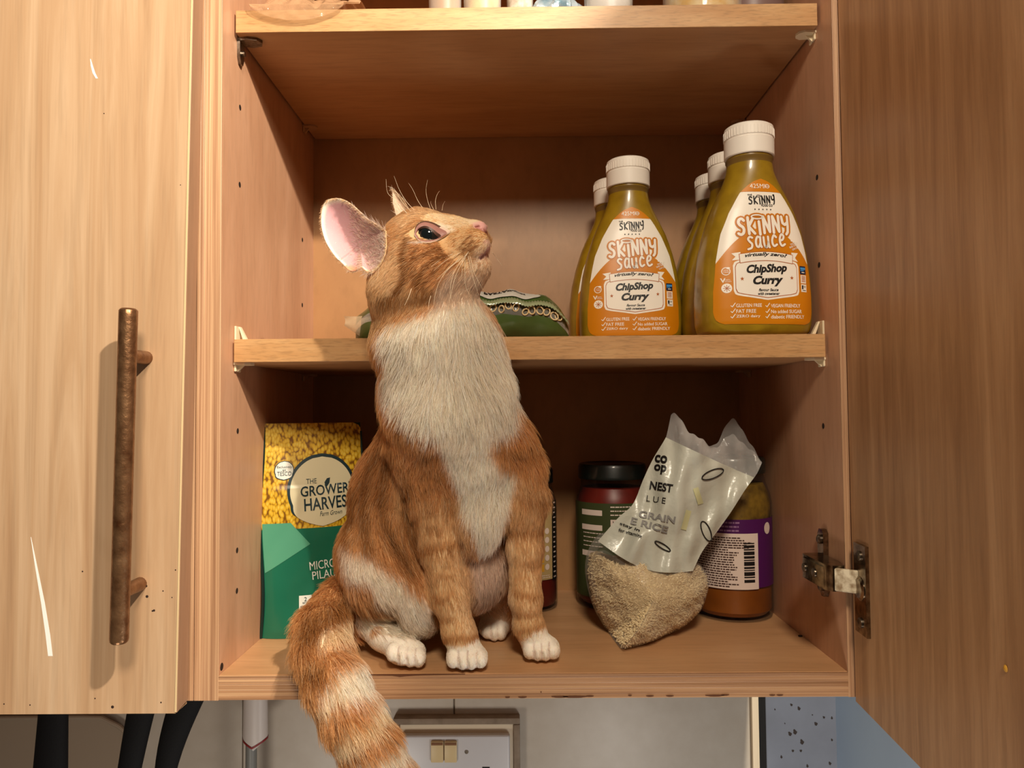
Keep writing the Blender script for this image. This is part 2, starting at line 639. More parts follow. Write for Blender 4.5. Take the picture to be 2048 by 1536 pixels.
for (x, y, z, nx) in [(0, 35.6, 441.4, 1), (0, 35.6, 378.2, 1), (0, 208, 373.8, 1), (0, 208, 305.5, 1), (0, 34, 179.6, 1), (0, 34, 85.4, 1), (0, 34, 53.7, 1),
                      (W_IN, 33, 378.1, -1), (W_IN, 33, 307.7, -1), (W_IN, 32.5, 179.7, -1)]:
    obj('pin_hole', xf(g_lathe([(0.01, -0.12), (2.0, -0.12), (2.3, 0.05)], 12), (x + nx * 0.12, y, z), (0, math.pi / 2 * nx, 0)), M_hole, cab)
obj('pin_hole', xf(g_lathe([(0.01, 0), (2.6, 0), (2.9, -.3)], 14), (0.3, 5.2, 4.5), (0, math.pi / 2, 0)), M_hole, cab)
obj('pin_hole', g_tube([(461.5, 84, .1), (461.5, 84, .9)], 1.8, 8), M_hole, cab)

# open door on the right, seen from its inside
M_doorin = wood('door_inner_beech', sr(164, 120, 82), sr(188, 142, 100), sr(210, 164, 120), stretch=(60, 60, 4.5), fine=0.35, rough=0.42, warp=0.6)
dd = np.array([-0.075, -0.9972])
dn = np.array([0.9972, -0.075])
h0 = np.array([468.2, -2.5])
poly = [tuple(h0), tuple(h0 + dd * 482), tuple(h0 + dd * 482 + dn * 18), tuple(h0 + dn * 18)]
door = obj('cabinet_door', g_prism(poly, -20.5, 698, 'z'), M_doorin, cab)
M_crumb = mat('yellow_stain', sr(226, 168, 60), 0.6)
p = None
d = ray(2012, 1337)
t = ((h0 - CAM[:2]) @ dn) / (d[:2] @ dn)
P0 = CAM + d * t
obj('food_speck', xf(g_lathe([(0.01, .6), (1.1, .5), (1.8, 0)], 9), tuple(P0 - np.array([dn[0], dn[1], 0]) * 0.2), (0, -math.pi / 2, -0.075)), M_crumb, door)

# hinge: wall plate, arm body, white link, cup plate on the door, screws
M_hinge = mat('worn_nickel', sr(186, 170, 148), 0.22, metal=1.0, noise=(180, sr(70, 52, 38), 0.5), bump=(200, .2))
M_link = mat('scuffed_link', sr(226, 212, 184), 0.5, noise=(160, sr(150, 126, 96), 0.25))
hg = obj('hinge', [g_prism([(28, 96), (31, 99), (36, 99), (39, 95), (39.5, 84), (38.5, 78), (40, 70), (38.5, 62), (37, 52), (34, 47), (30, 47), (27.5, 52), (28.5, 62), (27, 70), (28.5, 78)], 459.8, 463.9, 'x')], M_hinge, cab,
         props={'label': 'tarnished nickel concealed hinge'})
obj('hinge_arm', [g_prism([(446.5, 36), (449, 38), (462, 38), (462, 6), (459, -10), (450, -11), (446.5, -6)], 61, 79.5, 'z'),
                  g_prism([(444.9, 31), (446.6, 33), (446.6, -6), (444.9, -2)], 63, 77.5, 'z')], M_hinge, hg)
for (y, z, r) in ((28, 70.3, 3.4), (9, 70.3, 3.4)):
    obj('screw', xf(g_lathe([(r, 0), (r, 1.0), (r * .7, 1.5), (0.01, 1.3)], 14), (444.9, y, z), (0, -math.pi / 2, 0)), M_steel, hg)
obj('screw', xf(g_lathe([(3.6, 0), (3.6, 1.6), (2.2, 2.6), (0.01, 2.3)], 14), (459.8, 33.2, 91), (0, -math.pi / 2, 0)), M_steel, hg)
obj('screw', xf(g_lathe([(3.4, 0), (3.4, 1.6), (2.2, 2.4), (0.01, 2.1)], 14), (459.8, 33.2, 54), (0, -math.pi / 2, 0)), M_steel, hg)
obj('hinge_link', xf(g_box(-1.6, 1.6, -17.5, 0, -8.2, 8.2, 0.6, 1), (451.0, -8.5, 69.5), (0, 0, 0.93)), M_link, hg)
a = h0 + dd * 10 - dn * 0.0
b2 = h0 + dd * 31
obj('cup_plate', [g_prism([tuple(a), tuple(b2), tuple(b2 - dn * 2.6), tuple(a - dn * 2.6)], 34, 97, 'z'),
                  xf(g_lathe([(8.5, 0), (8.5, 3.0), (6.5, 4.2), (0.01, 3.6)], 20), tuple((a + b2) / 2) + (66,), (0, -math.pi / 2, -0.075))], M_hinge, hg)
for z in (42, 89):
    q = (a + b2) / 2 - dn * 2.6
    obj('screw', xf(g_lathe([(3.6, 0), (3.6, .9), (2.2, 1.5), (0.01, 1.1)], 14), (q[0], q[1], z), (0, -math.pi / 2, -0.075)), M_steel, hg)

# ------------------------------------------------------------------ the closed cabinet on the left
M_ldoor = wood('pale_oak_door', sr(172, 134, 100), sr(189, 154, 120), sr(206, 175, 143), stretch=(46, 46, 1.8), fine=0.35, rough=0.38, warp=1.0)
M_ledge = wood('door_edge_band', sr(151, 114, 86), sr(158, 121, 94), sr(167, 131, 103), stretch=(60, 60, 4), rough=0.5)
M_rust = mat('rusted_bar', sr(168, 128, 92), 0.34, metal=0.8, noise=(110, sr(96, 58, 34), 0.6), bump=(260, 0.5))
M_streak = mat('streak_white', sr(250, 246, 240), 0.5)
lc = thing('closed_cabinet', 'closed pale oak cabinet on the left with a rusty bar handle', 'cabinet', (-170, 0, -18))
sp3 = obj('side_panel', g_box(-36.5, -18.6, 0.6, 300, -18, TOP, 0.3, 1), M_side, lc)
obj('edge_band', ply_edge_v(-36.5, -18.6, -18.2, TOP), M_ply_v, sp3)
obj('cabinet_body', [g_box(-480, -37, 2, 300, -18, 0), g_box(-480, -37, 296, 300, 0, TOP)], M_side, lc)
ZD0 = -19.5
# the door: its right edge runs from (-22.5, z0) up, leaning a little with the hang of the door
def door_x(z):
    return -22.6 + (z - ZD0) * 0.0152
poly = []
ld = obj('cabinet_door', join([(np.array([(-480, -20, ZD0), (door_x(ZD0), -20, ZD0), (door_x(TOP), -20, TOP), (-480, -20, TOP),
                                         (-480, -2.2, ZD0), (door_x(ZD0), -2.2, ZD0), (door_x(TOP), -2.2, TOP), (-480, -2.2, TOP)], float),
                               [[0, 1, 2, 3], [4, 7, 6, 5], [0, 4, 5, 1], [3, 2, 6, 7], [0, 3, 7, 4]])]), M_ldoor, lc)
obj('edge_band', (np.array([(door_x(ZD0) + .01, -19.4, ZD0 + .3), (door_x(TOP) + .01, -19.4, TOP), (door_x(TOP) + .6, -19.0, TOP), (door_x(ZD0) + .6, -19.0, ZD0 + .3),
                            (door_x(TOP) + .6, -2.6, TOP), (door_x(ZD0) + .6, -2.6, ZD0 + 2.5), (door_x(ZD0) - .6, -2.3, ZD0 + 2.5), (door_x(TOP) - .6, -2.3, TOP)], float),
                   [[0, 1, 2, 3][::-1], [3, 2, 4, 5][::-1], [5, 4, 7, 6][::-1], [0, 3, 5, 6]]), M_ledge, ld)
M_pale = mat('pale_arris', sr(210, 184, 140), 0.5)
obj('front_arris', g_tube([(door_x(ZD0 + 1) - .1, -19.9, ZD0 + 1), (door_x(TOP) - .1, -19.9, TOP)], 0.75, 6), M_pale, ld)


def onD(u, v, off=0.0):
    return onY(u, v, -20.0 - off)


bt, bb = onY(257, 617, -46), onY(238, 1286, -46)
ptop, pbot = onD(292, 716), onD(280, 1168)
ax = (bb - bt) / np.linalg.norm(bb - bt)
bar_pts = [bt, bt + ax * .8, bt + ax * 1.6] + [bt + ax * k for k in np.linspace(6, np.linalg.norm(bb - bt) - 3, 14)] + [bb - ax * 1.2, bb]
bar_r = [4.6, 5.6, 6.1] + [6.1] * 14 + [5.8, 4.8]
hnd = obj('handle', g_tube(bar_pts, bar_r, 28), M_rust, ld, props={'label': 'rusty round metal bar handle'})
for q in (ptop, pbot):
    s = bt + ax * ((q - bt) @ ax)
    e = np.array([q[0], -20, q[2]])
    s2 = np.array([e[0] * .35 + s[0] * .65, s[1], s[2] * .8 + e[2] * .2])
    obj('handle_post', g_tube([s2, s2 * .4 + e * .6, e], [4.6, 4.8, 5.0], 18), M_rust, ld)


def streak(pts, w):
    P = [onD(*q) for q in pts]
    n = len(P)
    V, F = [], []
    for i, p in enumerate(P):
        ww = w[i] / 2
        V += [(p[0] - ww, -20.12, p[2]), (p[0] + ww, -20.12, p[2])]
    for i in range(n - 1):
        F.append([2 * i, 2 * i + 1, 2 * i + 3, 2 * i + 2])
    return np.array(V), F


obj('white_streak', streak([(181, 118), (184, 132), (188, 146), (194, 157)], [.5, 1.6, 2.0, 1.6]), M_streak, ld)  # white tapering streaks on the door face
obj('white_streak', streak([(62, 1074), (72, 1130), (86, 1205), (96, 1270), (101, 1312)], [.4, 1.6, 2.8, 3.4, 3.4]), M_streak, ld)
specks = []
for (px, py, r) in ((165, 1143, .9), (225, 1424 - 10, 1.7), (322, 1405, .9), (361, 370, .6), (208, 227, .7), (294, 1193, 1.6), (292, 1172, 1.6), (308, 1221, 1.3), (326, 1182, .8), (351, 1140, .8), (344, 1195, .7), (190, 1397, .8), (305, 1222, 1.0), (60, 1410, .8), (8, 1408, .8)):
    p = onD(px, py)
    r *= .68
    specks.append(xf(g_lathe([(r, 0), (r * .6, .2), (0.01, .22)], 7), tuple(p), (math.pi / 2, 0, 0), (1, 1, 1.0)))
obj('dirt_specks', specks, M_hole, ld, props={'kind': 'stuff'})

# ------------------------------------------------------------------ below the cabinets
M_blackrub = mat('black_matte', sr(20, 20, 22), 0.75, bump=(900, .3), spec=0.25)
below_lab = ['straight black handle hanging at the far left under the closed cabinet', 'slanted black handle hanging in the middle of the three under the cabinet', 'curved black handle nearest the white sleeve under the cabinets']
for i, (l0, r0, l1, r1, mid) in enumerate((((80, 1400), (136, 1400), (60, 1620), (134, 1620), None), ((262, 1385), (318, 1385), (222, 1640), (262, 1640), None), ((345, 1385), (412, 1385), (306, 1640), (334, 1640), None))):
    Yk = 110
    A, B, C_, D_ = [onY(*q, Yk) for q in (l0, r0, l1, r1)]
    c0, c1 = (A + B) / 2, (C_ + D_) / 2
    ra, rb = (B[0] - A[0]) / 2, (D_[0] - C_[0]) / 2
    pts = [c0 * (1 - t) + c1 * t + np.array([math.sin(math.pi * t) * (0, -1.0, -5.5)[i], 0, 0]) for t in np.linspace(0, 1, 12)]
    pts[0] = pts[0].copy()
    rr = [ra * (1 - t) + rb * t for t in np.linspace(0, 1, 12)]
    hh = obj('black_handle', g_tube(pts, rr, 24, flat=(1, .55)), M_blackrub, None, origin=c0)
    hh['label'] = below_lab[i]
    hh['category'] = 'handle'
    hh['group'] = 'black handles hanging below the cabinets'

M_pipe = mat('white_sleeve', sr(214, 206, 200), 0.4)
M_red = mat('red_band', sr(134, 30, 30), 0.5)
M_greyp = mat('grey_plastic', sr(128, 128, 124), 0.45)
pc = onY(511, 1440, 232)
pt = thing('wall_pipe', 'white pipe sleeve with a red band and grey pipe below', 'pipe', (pc[0], 232, -160))
zs = onY(511, 1472, 232)[2]
def sl(u, v):
    t = 2 * math.pi * u
    z = -40 + (zs + 40) * v
    k = 11.6 + 1.2 * v
    tip = -7.0 * (1 - abs(math.cos(t))) * (1 if math.sin(t) < 0 else .3) * v
    return (pc[0] + k * math.cos(t), 232 + k * .8 * math.sin(t), z + tip)
obj('sleeve', g_grid(sl, 32, 10, True), M_pipe, pt)
def band(u, v):
    q = sl(u, 1.0)
    t = 2 * math.pi * u
    return (q[0] + .4 * math.cos(t), q[1] + .4 * math.sin(t), q[2] - 2.2 * v)
obj('band', g_grid(band, 32, 1, True), M_red, pt)
def tipf(u, v):
    q = sl(u, 1.0)
    k = 1 - .35 * v
    return (pc[0] + (q[0] - pc[0]) * k, 232 + (q[1] - 232) * k, q[2] - 2.2 - 3.5 * v)
obj('sleeve_tip', g_grid(tipf, 32, 3, True), M_pipe, pt)
pg = onY(502, 1510, 232)
obj('lower_pipe', g_tube([(pg[0], 233, -150), (pg[0] - 1, 233, -420)], 5.8, 16), M_greyp, pt)

# wall socket in its raised frame
M_plate = mat('socket_plate', sr(206, 204, 206), 0.3)
M_frame = mat('socket_frame', sr(150, 132, 112), 0.6, noise=(80, sr(116, 96, 76), 0.6))
M_rocker = mat('yellowed_rocker', sr(214, 190, 142), 0.4)
so = thing('wall_socket', 'white double wall socket with two yellowed switches under the cabinet', 'socket', (154, WY, -190))
fx0, fx1 = onY(786, 1480, 262)[0], onY(1040, 1480, 262)[0]
fz = onY(900, 1437, 262)[2]
obj('frame', [g_box(fx0, fx1, 262, 274.9, fz - 7, fz, 1.5), g_box(fx0, fx0 + 7, 262, 274.9, fz - 96, fz - 7.1, 1.5), g_box(fx1 - 7, fx1, 262, 274.9, fz - 96, fz - 7.1, 1.5), g_box(fx0, fx1, 262, 274.9, fz - 103, fz - 96.1, 1.5)], M_frame, so)
obj('surround', g_box(fx0 + 7, fx1 - 7, 265, 274.9, fz - 96, fz - 7, 1.0), M_trim, so)
pz = onY(900, 1470, 258)[2]
obj('socket_plate', g_box(fx0 + 9, fx1 - 11, 256, 265.5, pz - 80, pz, 3.0, 3), M_plate, so)
for u in (862, 889):
    q0, q1 = onY(u, 1482, 255), onY(u + 26, 1482, 255)
    rk = obj('rocker_switch', xf(g_box(0, q1[0] - q0[0] - .6, -2, 4, -22, 0, 1.0), (q0[0], 254.5, q0[2])), M_rocker, so)
    obj('switch_tip', g_box(q0[0] + .5, q1[0] - 1, 252.3, 253.2, q0[2] - 3.6, q0[2] - .6, .3), mat('rusty_tip', sr(120, 78, 40), .6), rk)
q = onY(933, 1504, 255.8)
obj('screw', xf(g_lathe([(2.2, 0), (2.0, .6), (.01, .5)], 12), (q[0], 256, q[2]), (math.pi / 2, 0, 0)), M_steel, so)
q = onY(972, 1534, 255.8)
obj('socket_hole', g_box(q[0] - 4, q[0] + 4, 255.6, 256.4, q[2] - 8, q[2]), M_black, so)

# beige panel put in for the cabinet's shadow on the wall tiles
M_wall_shade = mat('beige_wall_shade', sr(158, 140, 120), 0.5)
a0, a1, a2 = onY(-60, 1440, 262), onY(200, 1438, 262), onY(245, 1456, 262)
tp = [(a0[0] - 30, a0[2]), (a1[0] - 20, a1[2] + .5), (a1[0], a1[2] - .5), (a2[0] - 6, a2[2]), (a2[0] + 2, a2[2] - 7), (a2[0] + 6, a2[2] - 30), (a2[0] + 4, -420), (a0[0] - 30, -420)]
tr = obj('wall_shade', [g_prism(tp, 266, 270, 'y'), g_tube([(p[0], 266, p[1]) for p in tp[:7]], 2.4, 10)], M_wall_shade, None, origin=(a0[0] + 60, 266, -420))
tr['label'] = 'beige panel with rounded corner added for the cabinet shadow on the wall behind the black handles'
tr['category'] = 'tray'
ST = {'kind': 'stuff'}
# ------------------------------------------------------------------ sauce bottles
M_sauce = mat('mustard_bottle', sr(164, 132, 28), 0.33, noise=(70, sr(128, 98, 16), 0.55), bump=(45, 0.12), coat=0.25)
M_neck = mat('bottle_neck', sr(112, 86, 38), 0.35)
M_cap = mat('white_cap', sr(232, 224, 214), 0.5)
M_lwhite = mat('label_white', sr(244, 236, 224), 0.38)
M_lor = mat('label_orange', sr(206, 126, 8), 0.38)
M_ldk = mat('label_brown_line', sr(176, 92, 30), 0.4)
M_ink = mat('ink_black', sr(22, 18, 18), 0.5)
M_navy = mat('ink_navy', sr(20, 32, 60), 0.4)
M_sky = mat('ink_blue', sr(70, 150, 220), 0.4)

_az = np.array([0, 3, 10, 20, 31, 48, 66, 83, 100, 108, 117, 126, 133, 140, 147])
_aa = np.array([41, 44.2, 45.8, 46.2, 46.2, 45.4, 43, 39, 33.6, 30.2, 26, 21.8, 19.2, 18, 18])
_bb = np.array([22, 24.6, 26, 26.4, 26.4, 26, 25.2, 24.2, 23, 22, 20.6, 19.2, 18.3, 18, 18])


def b_ab(z):
    n = 3.0 if z < 90 else 3.0 - (z - 90) / 45.0
    return float(np.interp(z, _az, _aa)), float(np.interp(z, _az, _bb)), max(2.0, min(3.0, n))


def b_front(u, v, off):
    """point on the front of the bottle; v is height above the label's lower edge"""
    z = v + 8.0
    a, b, n = b_ab(z)
    t = min(0.985, abs(u) / a)
    y = -b * (1 - t ** n) ** (1 / n)
    # push outwards along an approximate normal
    nx = (t ** (n - 1)) / a * (1 if u > 0 else -1)
    ny = -((1 - t ** n) ** ((n - 1) / n)) / b
    L = math.hypot(nx, ny)
    return (u + off * nx / L, y + off * ny / L, z + off * 0.15)


def body_fn(u, v):
    zz = [0, .6, 1.8, 3.5] + list(np.linspace(6, 147, 46))
    z = zz[int(round(v * (len(zz) - 1)))]
    a, b, n = b_ab(z)
    if z < 3.5:
        k = 1 - (3.5 - z) ** 2 * .004
        a, b = a * k, b * k
    t = 2 * math.pi * u
    c, s = math.cos(t), math.sin(t)
    return (a * math.copysign(abs(c) ** (2 / n), c), b * math.copysign(abs(s) ** (2 / n), s), z)


lw_v = np.array([0, 1.2, 3.2, 6, 9.9, 25, 49.5, 60, 71.8, 88.3, 100, 104.8, 108, 111, 114, 116.3])
lw_w = np.array([33, 36.6, 38.8, 39.9, 40.6, 40.4, 37.9, 36, 33.4, 26.6, 20, 17, 13.8, 10.4, 6.0, 0.3])


def lw(v):
    return float(np.interp(v, lw_v, lw_w))


def lx(x):
    return (x - 612) * 0.0835


def ly(y):
    return (1470 - y) * 0.0825


def region(v0, v1, wfn, off, rows=70, cols=30):
    def fn(s, t):
        v = v0 + (v1 - v0) * t
        return b_front((2 * s - 1) * wfn(v), v, off)
    return g_grid(fn, cols, rows)


def tx(s, x0, x1, y0, y1, off=.6, rot=0, bold=0.0, shear=0.0):
    """lettering at a place given in the label's own drawing"""
    return lift(fit(g_text(s, bold, shear), lx(x0), lx(x1), ly(y1), ly(y0), rot), b_front, off)


def build_label_parts():
    bg = region(0, 116.3, lw, 0.15)
    hill = region(0, 76, lambda v: min(lw(v), math.sqrt(max(0.0, 76 - v) / .0195)), 0.3, rows=90)
    top = region(105.4, 116.3, lw, 0.3, rows=16)
    orange = [hill, top]
    white = []
    black = []
    line = []
    # heading words
    white.append(tx('425Ml', 500, 645, 114, 160, bold=.0))
    white.append(lift(ring2(lx(668), ly(137), 1.6, 1.5, .5), b_front, .6))
    white.append(lift(line2([(lx(652), ly(137)), (lx(684), ly(137))], .45), b_front, .6))
    black.append(tx('THE', 470, 512, 218, 236, bold=.02, rot=6))
    for g in brush_word('SKINNY', lx(470), lx(738), ly(314), ly(238), .95, 3):
        black.append(lift(g, b_front, .6))
    black.append(lift(ring2(lx(572), ly(238), 1.7, .7, .4), b_front, .6))
    black.append(lift(disc2(lx(722), ly(224), .8), b_front, .6))
    black.append(tx('FOOD CO', 592, 704, 318, 342, bold=.02))
    for k in range(5):
        black.append(lift(disc2(lx(528 + k * 38.5), ly(371), .55, n=6), b_front, .6))
    # the big painted words: brown rim, white stroke
    big = brush_word('SKINNY', lx(345), lx(868), ly(606), ly(446), 2.25, 4.5)
    lab = [lift(line2(np.array(p), 5.2), b_front, .42) for p in BW('SKINNY', lx(345), lx(868), ly(606), ly(446), 4.5)]
    orange += lab
    line += [lift(line2(np.array(p), 3.2), b_front, .5) for p in BW('SKINNY', lx(345), lx(868), ly(606), ly(446), 4.5)]
    white += [lift(g, b_front, .6) for g in big]
    sm = BW('sauce', lx(428), lx(820), ly(740), ly(622), 5.0)
    line += [lift(line2(np.array(p), 2.6), b_front, .5) for p in sm]
    white += [lift(line2(np.array(p), 1.75), b_front, .6) for p in sm]
    orange.append(lift(disc2(lx(542), ly(446), 6.6, 3.4), b_front, .4))
    line.append(lift(ring2(lx(542), ly(446), 4.6, 1.6, 2.0), b_front, .55))
    white.append(lift(ring2(lx(542), ly(446), 4.6, 1.6, 1.1), b_front, .66))
    # small slanted strapline
    for k, (x, y, w) in enumerate(((905, 690, 88), (898, 718, 100), (915, 742, 74))):
        u, v = lx(x), ly(y)
        white.append(lift(fit(g_text(('NOT A', 'BAD DAY', 'LOW CAL')[k], .02), u - w * .04, u + w * .04, v - .8, v + .8, 22), b_front, .6))
    white.append(lift(disc2(lx(878), ly(668), .7), b_front, .6))
    # banner and panel
    def panel(k):
        pts = []
        x0, x1, yt, yb, yc = 296 + k, 940 - k, 868 + k * .8, 1206 - k * .9, 1244 - k * 1.1
        r = 48
        P = [(x0, yt + r), (x0 + 14, yt + 14), (x0 + r, yt)]
        P += [(x, yt - 34 * math.sin(math.pi * (x - x0 - r) / (x1 - x0 - 2 * r))) for x in np.linspace(x0 + r, x1 - r, 12)]
        P += [(x1 - 14, yt + 14), (x1, yt + r), (x1, yb - r), (x1 - 14, yb - 14), (x1 - r, yb - 2), ((x0 + x1) / 2, yc), (x0 + r, yb - 2), (x0 + 14, yb - 14), (x0, yb - r)]
        return P
    def rows_fill(P, off, n=46, m=14):
        """fill a convex-ish outline by rows so that it follows the bottle"""
        A = np.array(P)
        ys = np.linspace(A[:, 1].min() + .3, A[:, 1].max() - .3, n)
        def span(y):
            xs = []
            for i in range(len(A)):
                p, q = A[i], A[(i + 1) % len(A)]
                if (p[1] - y) * (q[1] - y) < 0:
                    xs.append(p[0] + (q[0] - p[0]) * (y - p[1]) / (q[1] - p[1]))
            return (min(xs), max(xs)) if len(xs) >= 2 else (A[:, 0].mean(), A[:, 0].mean())
        sp_ = [span(y) for y in ys]
        def fn(s, t):
            i = int(round(t * (n - 1)))
            return b_front(lx(sp_[i][0] + (sp_[i][1] - sp_[i][0]) * s), ly(ys[i]), off)
        return g_grid(fn, m, n - 1)
    white.append(rows_fill(panel(0), .40))
    line.append(rows_fill(panel(17), .46))
    white.append(rows_fill(panel(23), .52))
    def arch(x):
        return -26 * math.sin(math.pi * (x - 350) / 535) if 350 < x < 885 else 0
    def ban(k, off):
        def fn(s, t):
            x = 352 + k + (532 - 2 * k) * s
            y = (806 + k) + (92 - 2 * k) * t + arch(x)
            return b_front(lx(x + (6 * t if s < .5 else -6 * t)), ly(y), off)
        return g_grid(fn, 24, 4)
    for sx in (0, 1):
        xs = [(285, 800), (368, 788), (368, 862), (290, 866), (322, 832)] if sx == 0 else [(942, 786), (868, 784), (876, 858), (938, 872), (908, 834)]
        white.append(lift(poly2([(lx(x), ly(y)) for x, y in xs]), b_front, .5))
    line.append(ban(0, .62))
    white.append(ban(6, .70))
    t = fit(g_text('virtually zero?', .03, .35), 408, 822, 0, 46)
    V = t[0].copy()
    V = np.array([(lx(x), ly(862 - y + arch(x) - 2)) for x, y in V])
    black.append(lift((V, t[1]), b_front, .85))
    black.append(tx('ChipShop', 418, 815, 902, 1006, .68, 3, .045, .3))
    black.append(tx('Curry', 476, 774, 1012, 1118, .68, 2, .05, .3))
    black.append(tx('flavour Sauce', 528, 722, 1134, 1162, .68, 1, .03, .3))
    black.append(tx('with sweetener', 520, 734, 1170, 1198, .68, 1, .03, .3))
    for (x, y) in ((375, 1045), (862, 1030)):
        P = [(lx(x) + (1.7 if k % 2 == 0 else .7) * math.sin(k * math.pi / 5), ly(y) + (1.7 if k % 2 == 0 else .7) * math.cos(k * math.pi / 5)) for k in range(10)]
        line.append(lift(poly2(P), b_front, .68))
    # side marks
    white.append(lift(ring2(lx(234), ly(970), 2.9, 2.9, .6), b_front, .5))
    white.append(lift(disc2(lx(254), ly(940), 1.3, .8), b_front, .5))
    white.append(tx('LOW', 214, 256, 955, 968, .5))
    white.append(tx('CARB', 212, 258, 972, 985, .5))
    white.append(tx('V', 184, 228, 1035, 1078, .5, 0, .03))
    white.append(tx('100%', 222, 270, 1046, 1058, .5))
    white.append(tx('VEGAN', 220, 276, 1062, 1074, .5))
    white.append(lift(disc2(lx(237), ly(1132), 3.8), b_front, .5))
    for a in range(4):
        c, s = math.cos(a * math.pi / 4), math.sin(a * math.pi / 4)
        line.append(lift(line2([(lx(237) - 2.6 * c, ly(1132) - 2.6 * s), (lx(237) + 2.6 * c, ly(1132) + 2.6 * s)], .4), b_front, .58))
    def rect(x0, x1, y0, y1, off):
        return g_grid(lambda s, t: b_front(lx(x0 + (x1 - x0) * s), ly(y0 + (y1 - y0) * t), off), 4, 4)
    white += [rect(962, 1026, 996, 1074, .4), rect(964, 1028, 1084, 1158, .4)]
    navy = [rect(956, 1026, 908, 988, .4)]
    sky = [rect(962, 1022, 922, 944, .5), rect(962, 1000, 948, 956, .5)]
    for k in range(5):
        line.append(rect(972, 1016, 1006 + k * 12, 1012 + k * 12, .5))
    black += [rect(972, 990, 1094, 1132, .5), rect(996, 1018, 1100, 1104, .5), rect(996, 1018, 1112, 1116, .5), rect(980, 1018, 1140, 1146, .5)]
    white.append(rect(975, 1010, 966, 974, .5))
    # claims
    for y, s1, x1, s2, x2 in ((1296, 'GLUTEN FREE', 556, 'VEGAN FRIENDLY', 946), (1350, 'FAT FREE', 500, 'No added SUGAR', 962), (1400, 'ZERO dairy', 540, 'diabetic FRIENDLY', 992)):
        for xx in (282, 608):
            white.append(lift(line2([(lx(xx - 14), ly(y + 2)), (lx(xx - 2), ly(y + 14)), (lx(xx + 24), ly(y - 22))], .62), b_front, .5))
        white.append(tx(s1, 314, x1, y - 17, y + 17, .5, 1, .012))
        white.append(tx(s2, 645, x2, y - 17, y + 17, .5, 1, .012))
    return bg, orange, white, black, line, navy, sky


def BW(word, u0, u1, v0, v1, rot):
    adv = [0.62 if ch == 'I' else 1.0 for ch in word]
    tot = sum(adv)
    x = 0.0
    out = []
    c = np.array([(u0 + u1) / 2, (v0 + v1) / 2])
    a = math.radians(rot)
    R = np.array([[math.cos(a), -math.sin(a)], [math.sin(a), math.cos(a)]])
    for i, ch in enumerate(word):
        for st in GLYPH[ch]:
            P = smooth_poly(st) if ch in 'Ssauce' or len(st) > 4 else np.array(st, float)
            P = np.stack([(x + (P[:, 0] - .5) * 0.86 + adv[i] / 2) / tot, P[:, 1] + 0.04 * math.sin(i * 2.3)], 1)
            P = P * np.array([u1 - u0, v1 - v0]) + np.array([u0, v0])
            out.append((P - c) @ R.T + c)
        x += adv[i]
    return out


cap_prof = [(17.0, 146.5), (19.3, 146.6), (19.8, 147.2), (19.8, 160.0), (19.3, 160.5), (19.3, 161.3), (19.8, 161.8), (19.8, 168.5), (19.3, 171.0), (17.5, 172.2), (12, 172.6), (0.01, 172.7)]
ridge = []
for k in range(46):
    t = 2 * math.pi * k / 46
    ridge.append(xf(g_box(-.35, .35, -.3, .35, 0, 6.4, 0), (19.85 * math.cos(t), 19.85 * math.sin(t), 162.0), (0, 0, t + math.pi / 2)))


def make_bottle(label, loc, rz):
    b = thing('sauce_bottle', label, 'bottle', loc, rz, 'curry sauce bottles on the middle shelf', local=True)
    Z = np.zeros(3)
    base = np.array([body_fn(k / 64, 0) for k in range(64)])
    obj('bottle_body', [g_grid(body_fn, 64, 49, True), (base, [list(range(64))[::-1]])], M_sauce, b, Z)
    obj('neck', g_lathe([(18.1, 140), (18.2, 143), (18.9, 144), (18.9, 145), (17.6, 145.6), (17.6, 147)], 48), M_neck, b, Z)
    cp = obj('cap', [g_lathe(cap_prof, 64)], M_cap, b, Z)
    obj('grip_ridges', ridge, M_cap, cp, Z)
    bg, orange, white, black, line, navy, sky = build_label_parts()
    lb = obj('label', bg, M_lwhite, b, Z, sharp=0)
    obj('orange_print', orange, M_lor, lb, Z, sharp=0, props=ST)
    obj('brown_outline', line, M_ldk, lb, Z, sharp=0, props=ST)
    obj('white_print', white, M_lwhite, lb, Z, sharp=0, props=ST)
    obj('black_print', black, M_ink, lb, Z, sharp=0, props=ST)
    obj('blue_print', [(navy[0], 0)] + [(g, 1) for g in sky], [M_navy, M_sky], lb, Z, sharp=0)
    return b


def dup(root, loc, rz, label):
    r = root.copy()
    COL.objects.link(r)
    r.location = [c * K for c in loc]
    r.rotation_euler = (0, 0, rz)
    r['label'] = label
    for ch in list(root.children):
        c = ch.copy()
        COL.objects.link(c)
        c.parent = r
        for g in ch.children:
            d_ = g.copy()
            COL.objects.link(d_)
            d_.parent = c
    return r


ZS = 251.5
bt0 = make_bottle('front right-hand sauce bottle, largest, beside the right cabinet wall', (414.5, 47, ZS), 0.13)
dup(bt0, (327, 124, ZS), 0.0, 'sauce bottle with its whole orange label in view, front of the left pair')
dup(bt0, (418.5, 113, ZS), 0.05, 'sauce bottle directly behind the front right-hand one, second of three')
dup(bt0, (421, 172, ZS), 0.0, 'rearmost sauce bottle on the right, only cap and shoulder showing')
dup(bt0, (321.5, 184, ZS), 0.0, 'sauce bottle at the back of the left pair, mostly hidden')

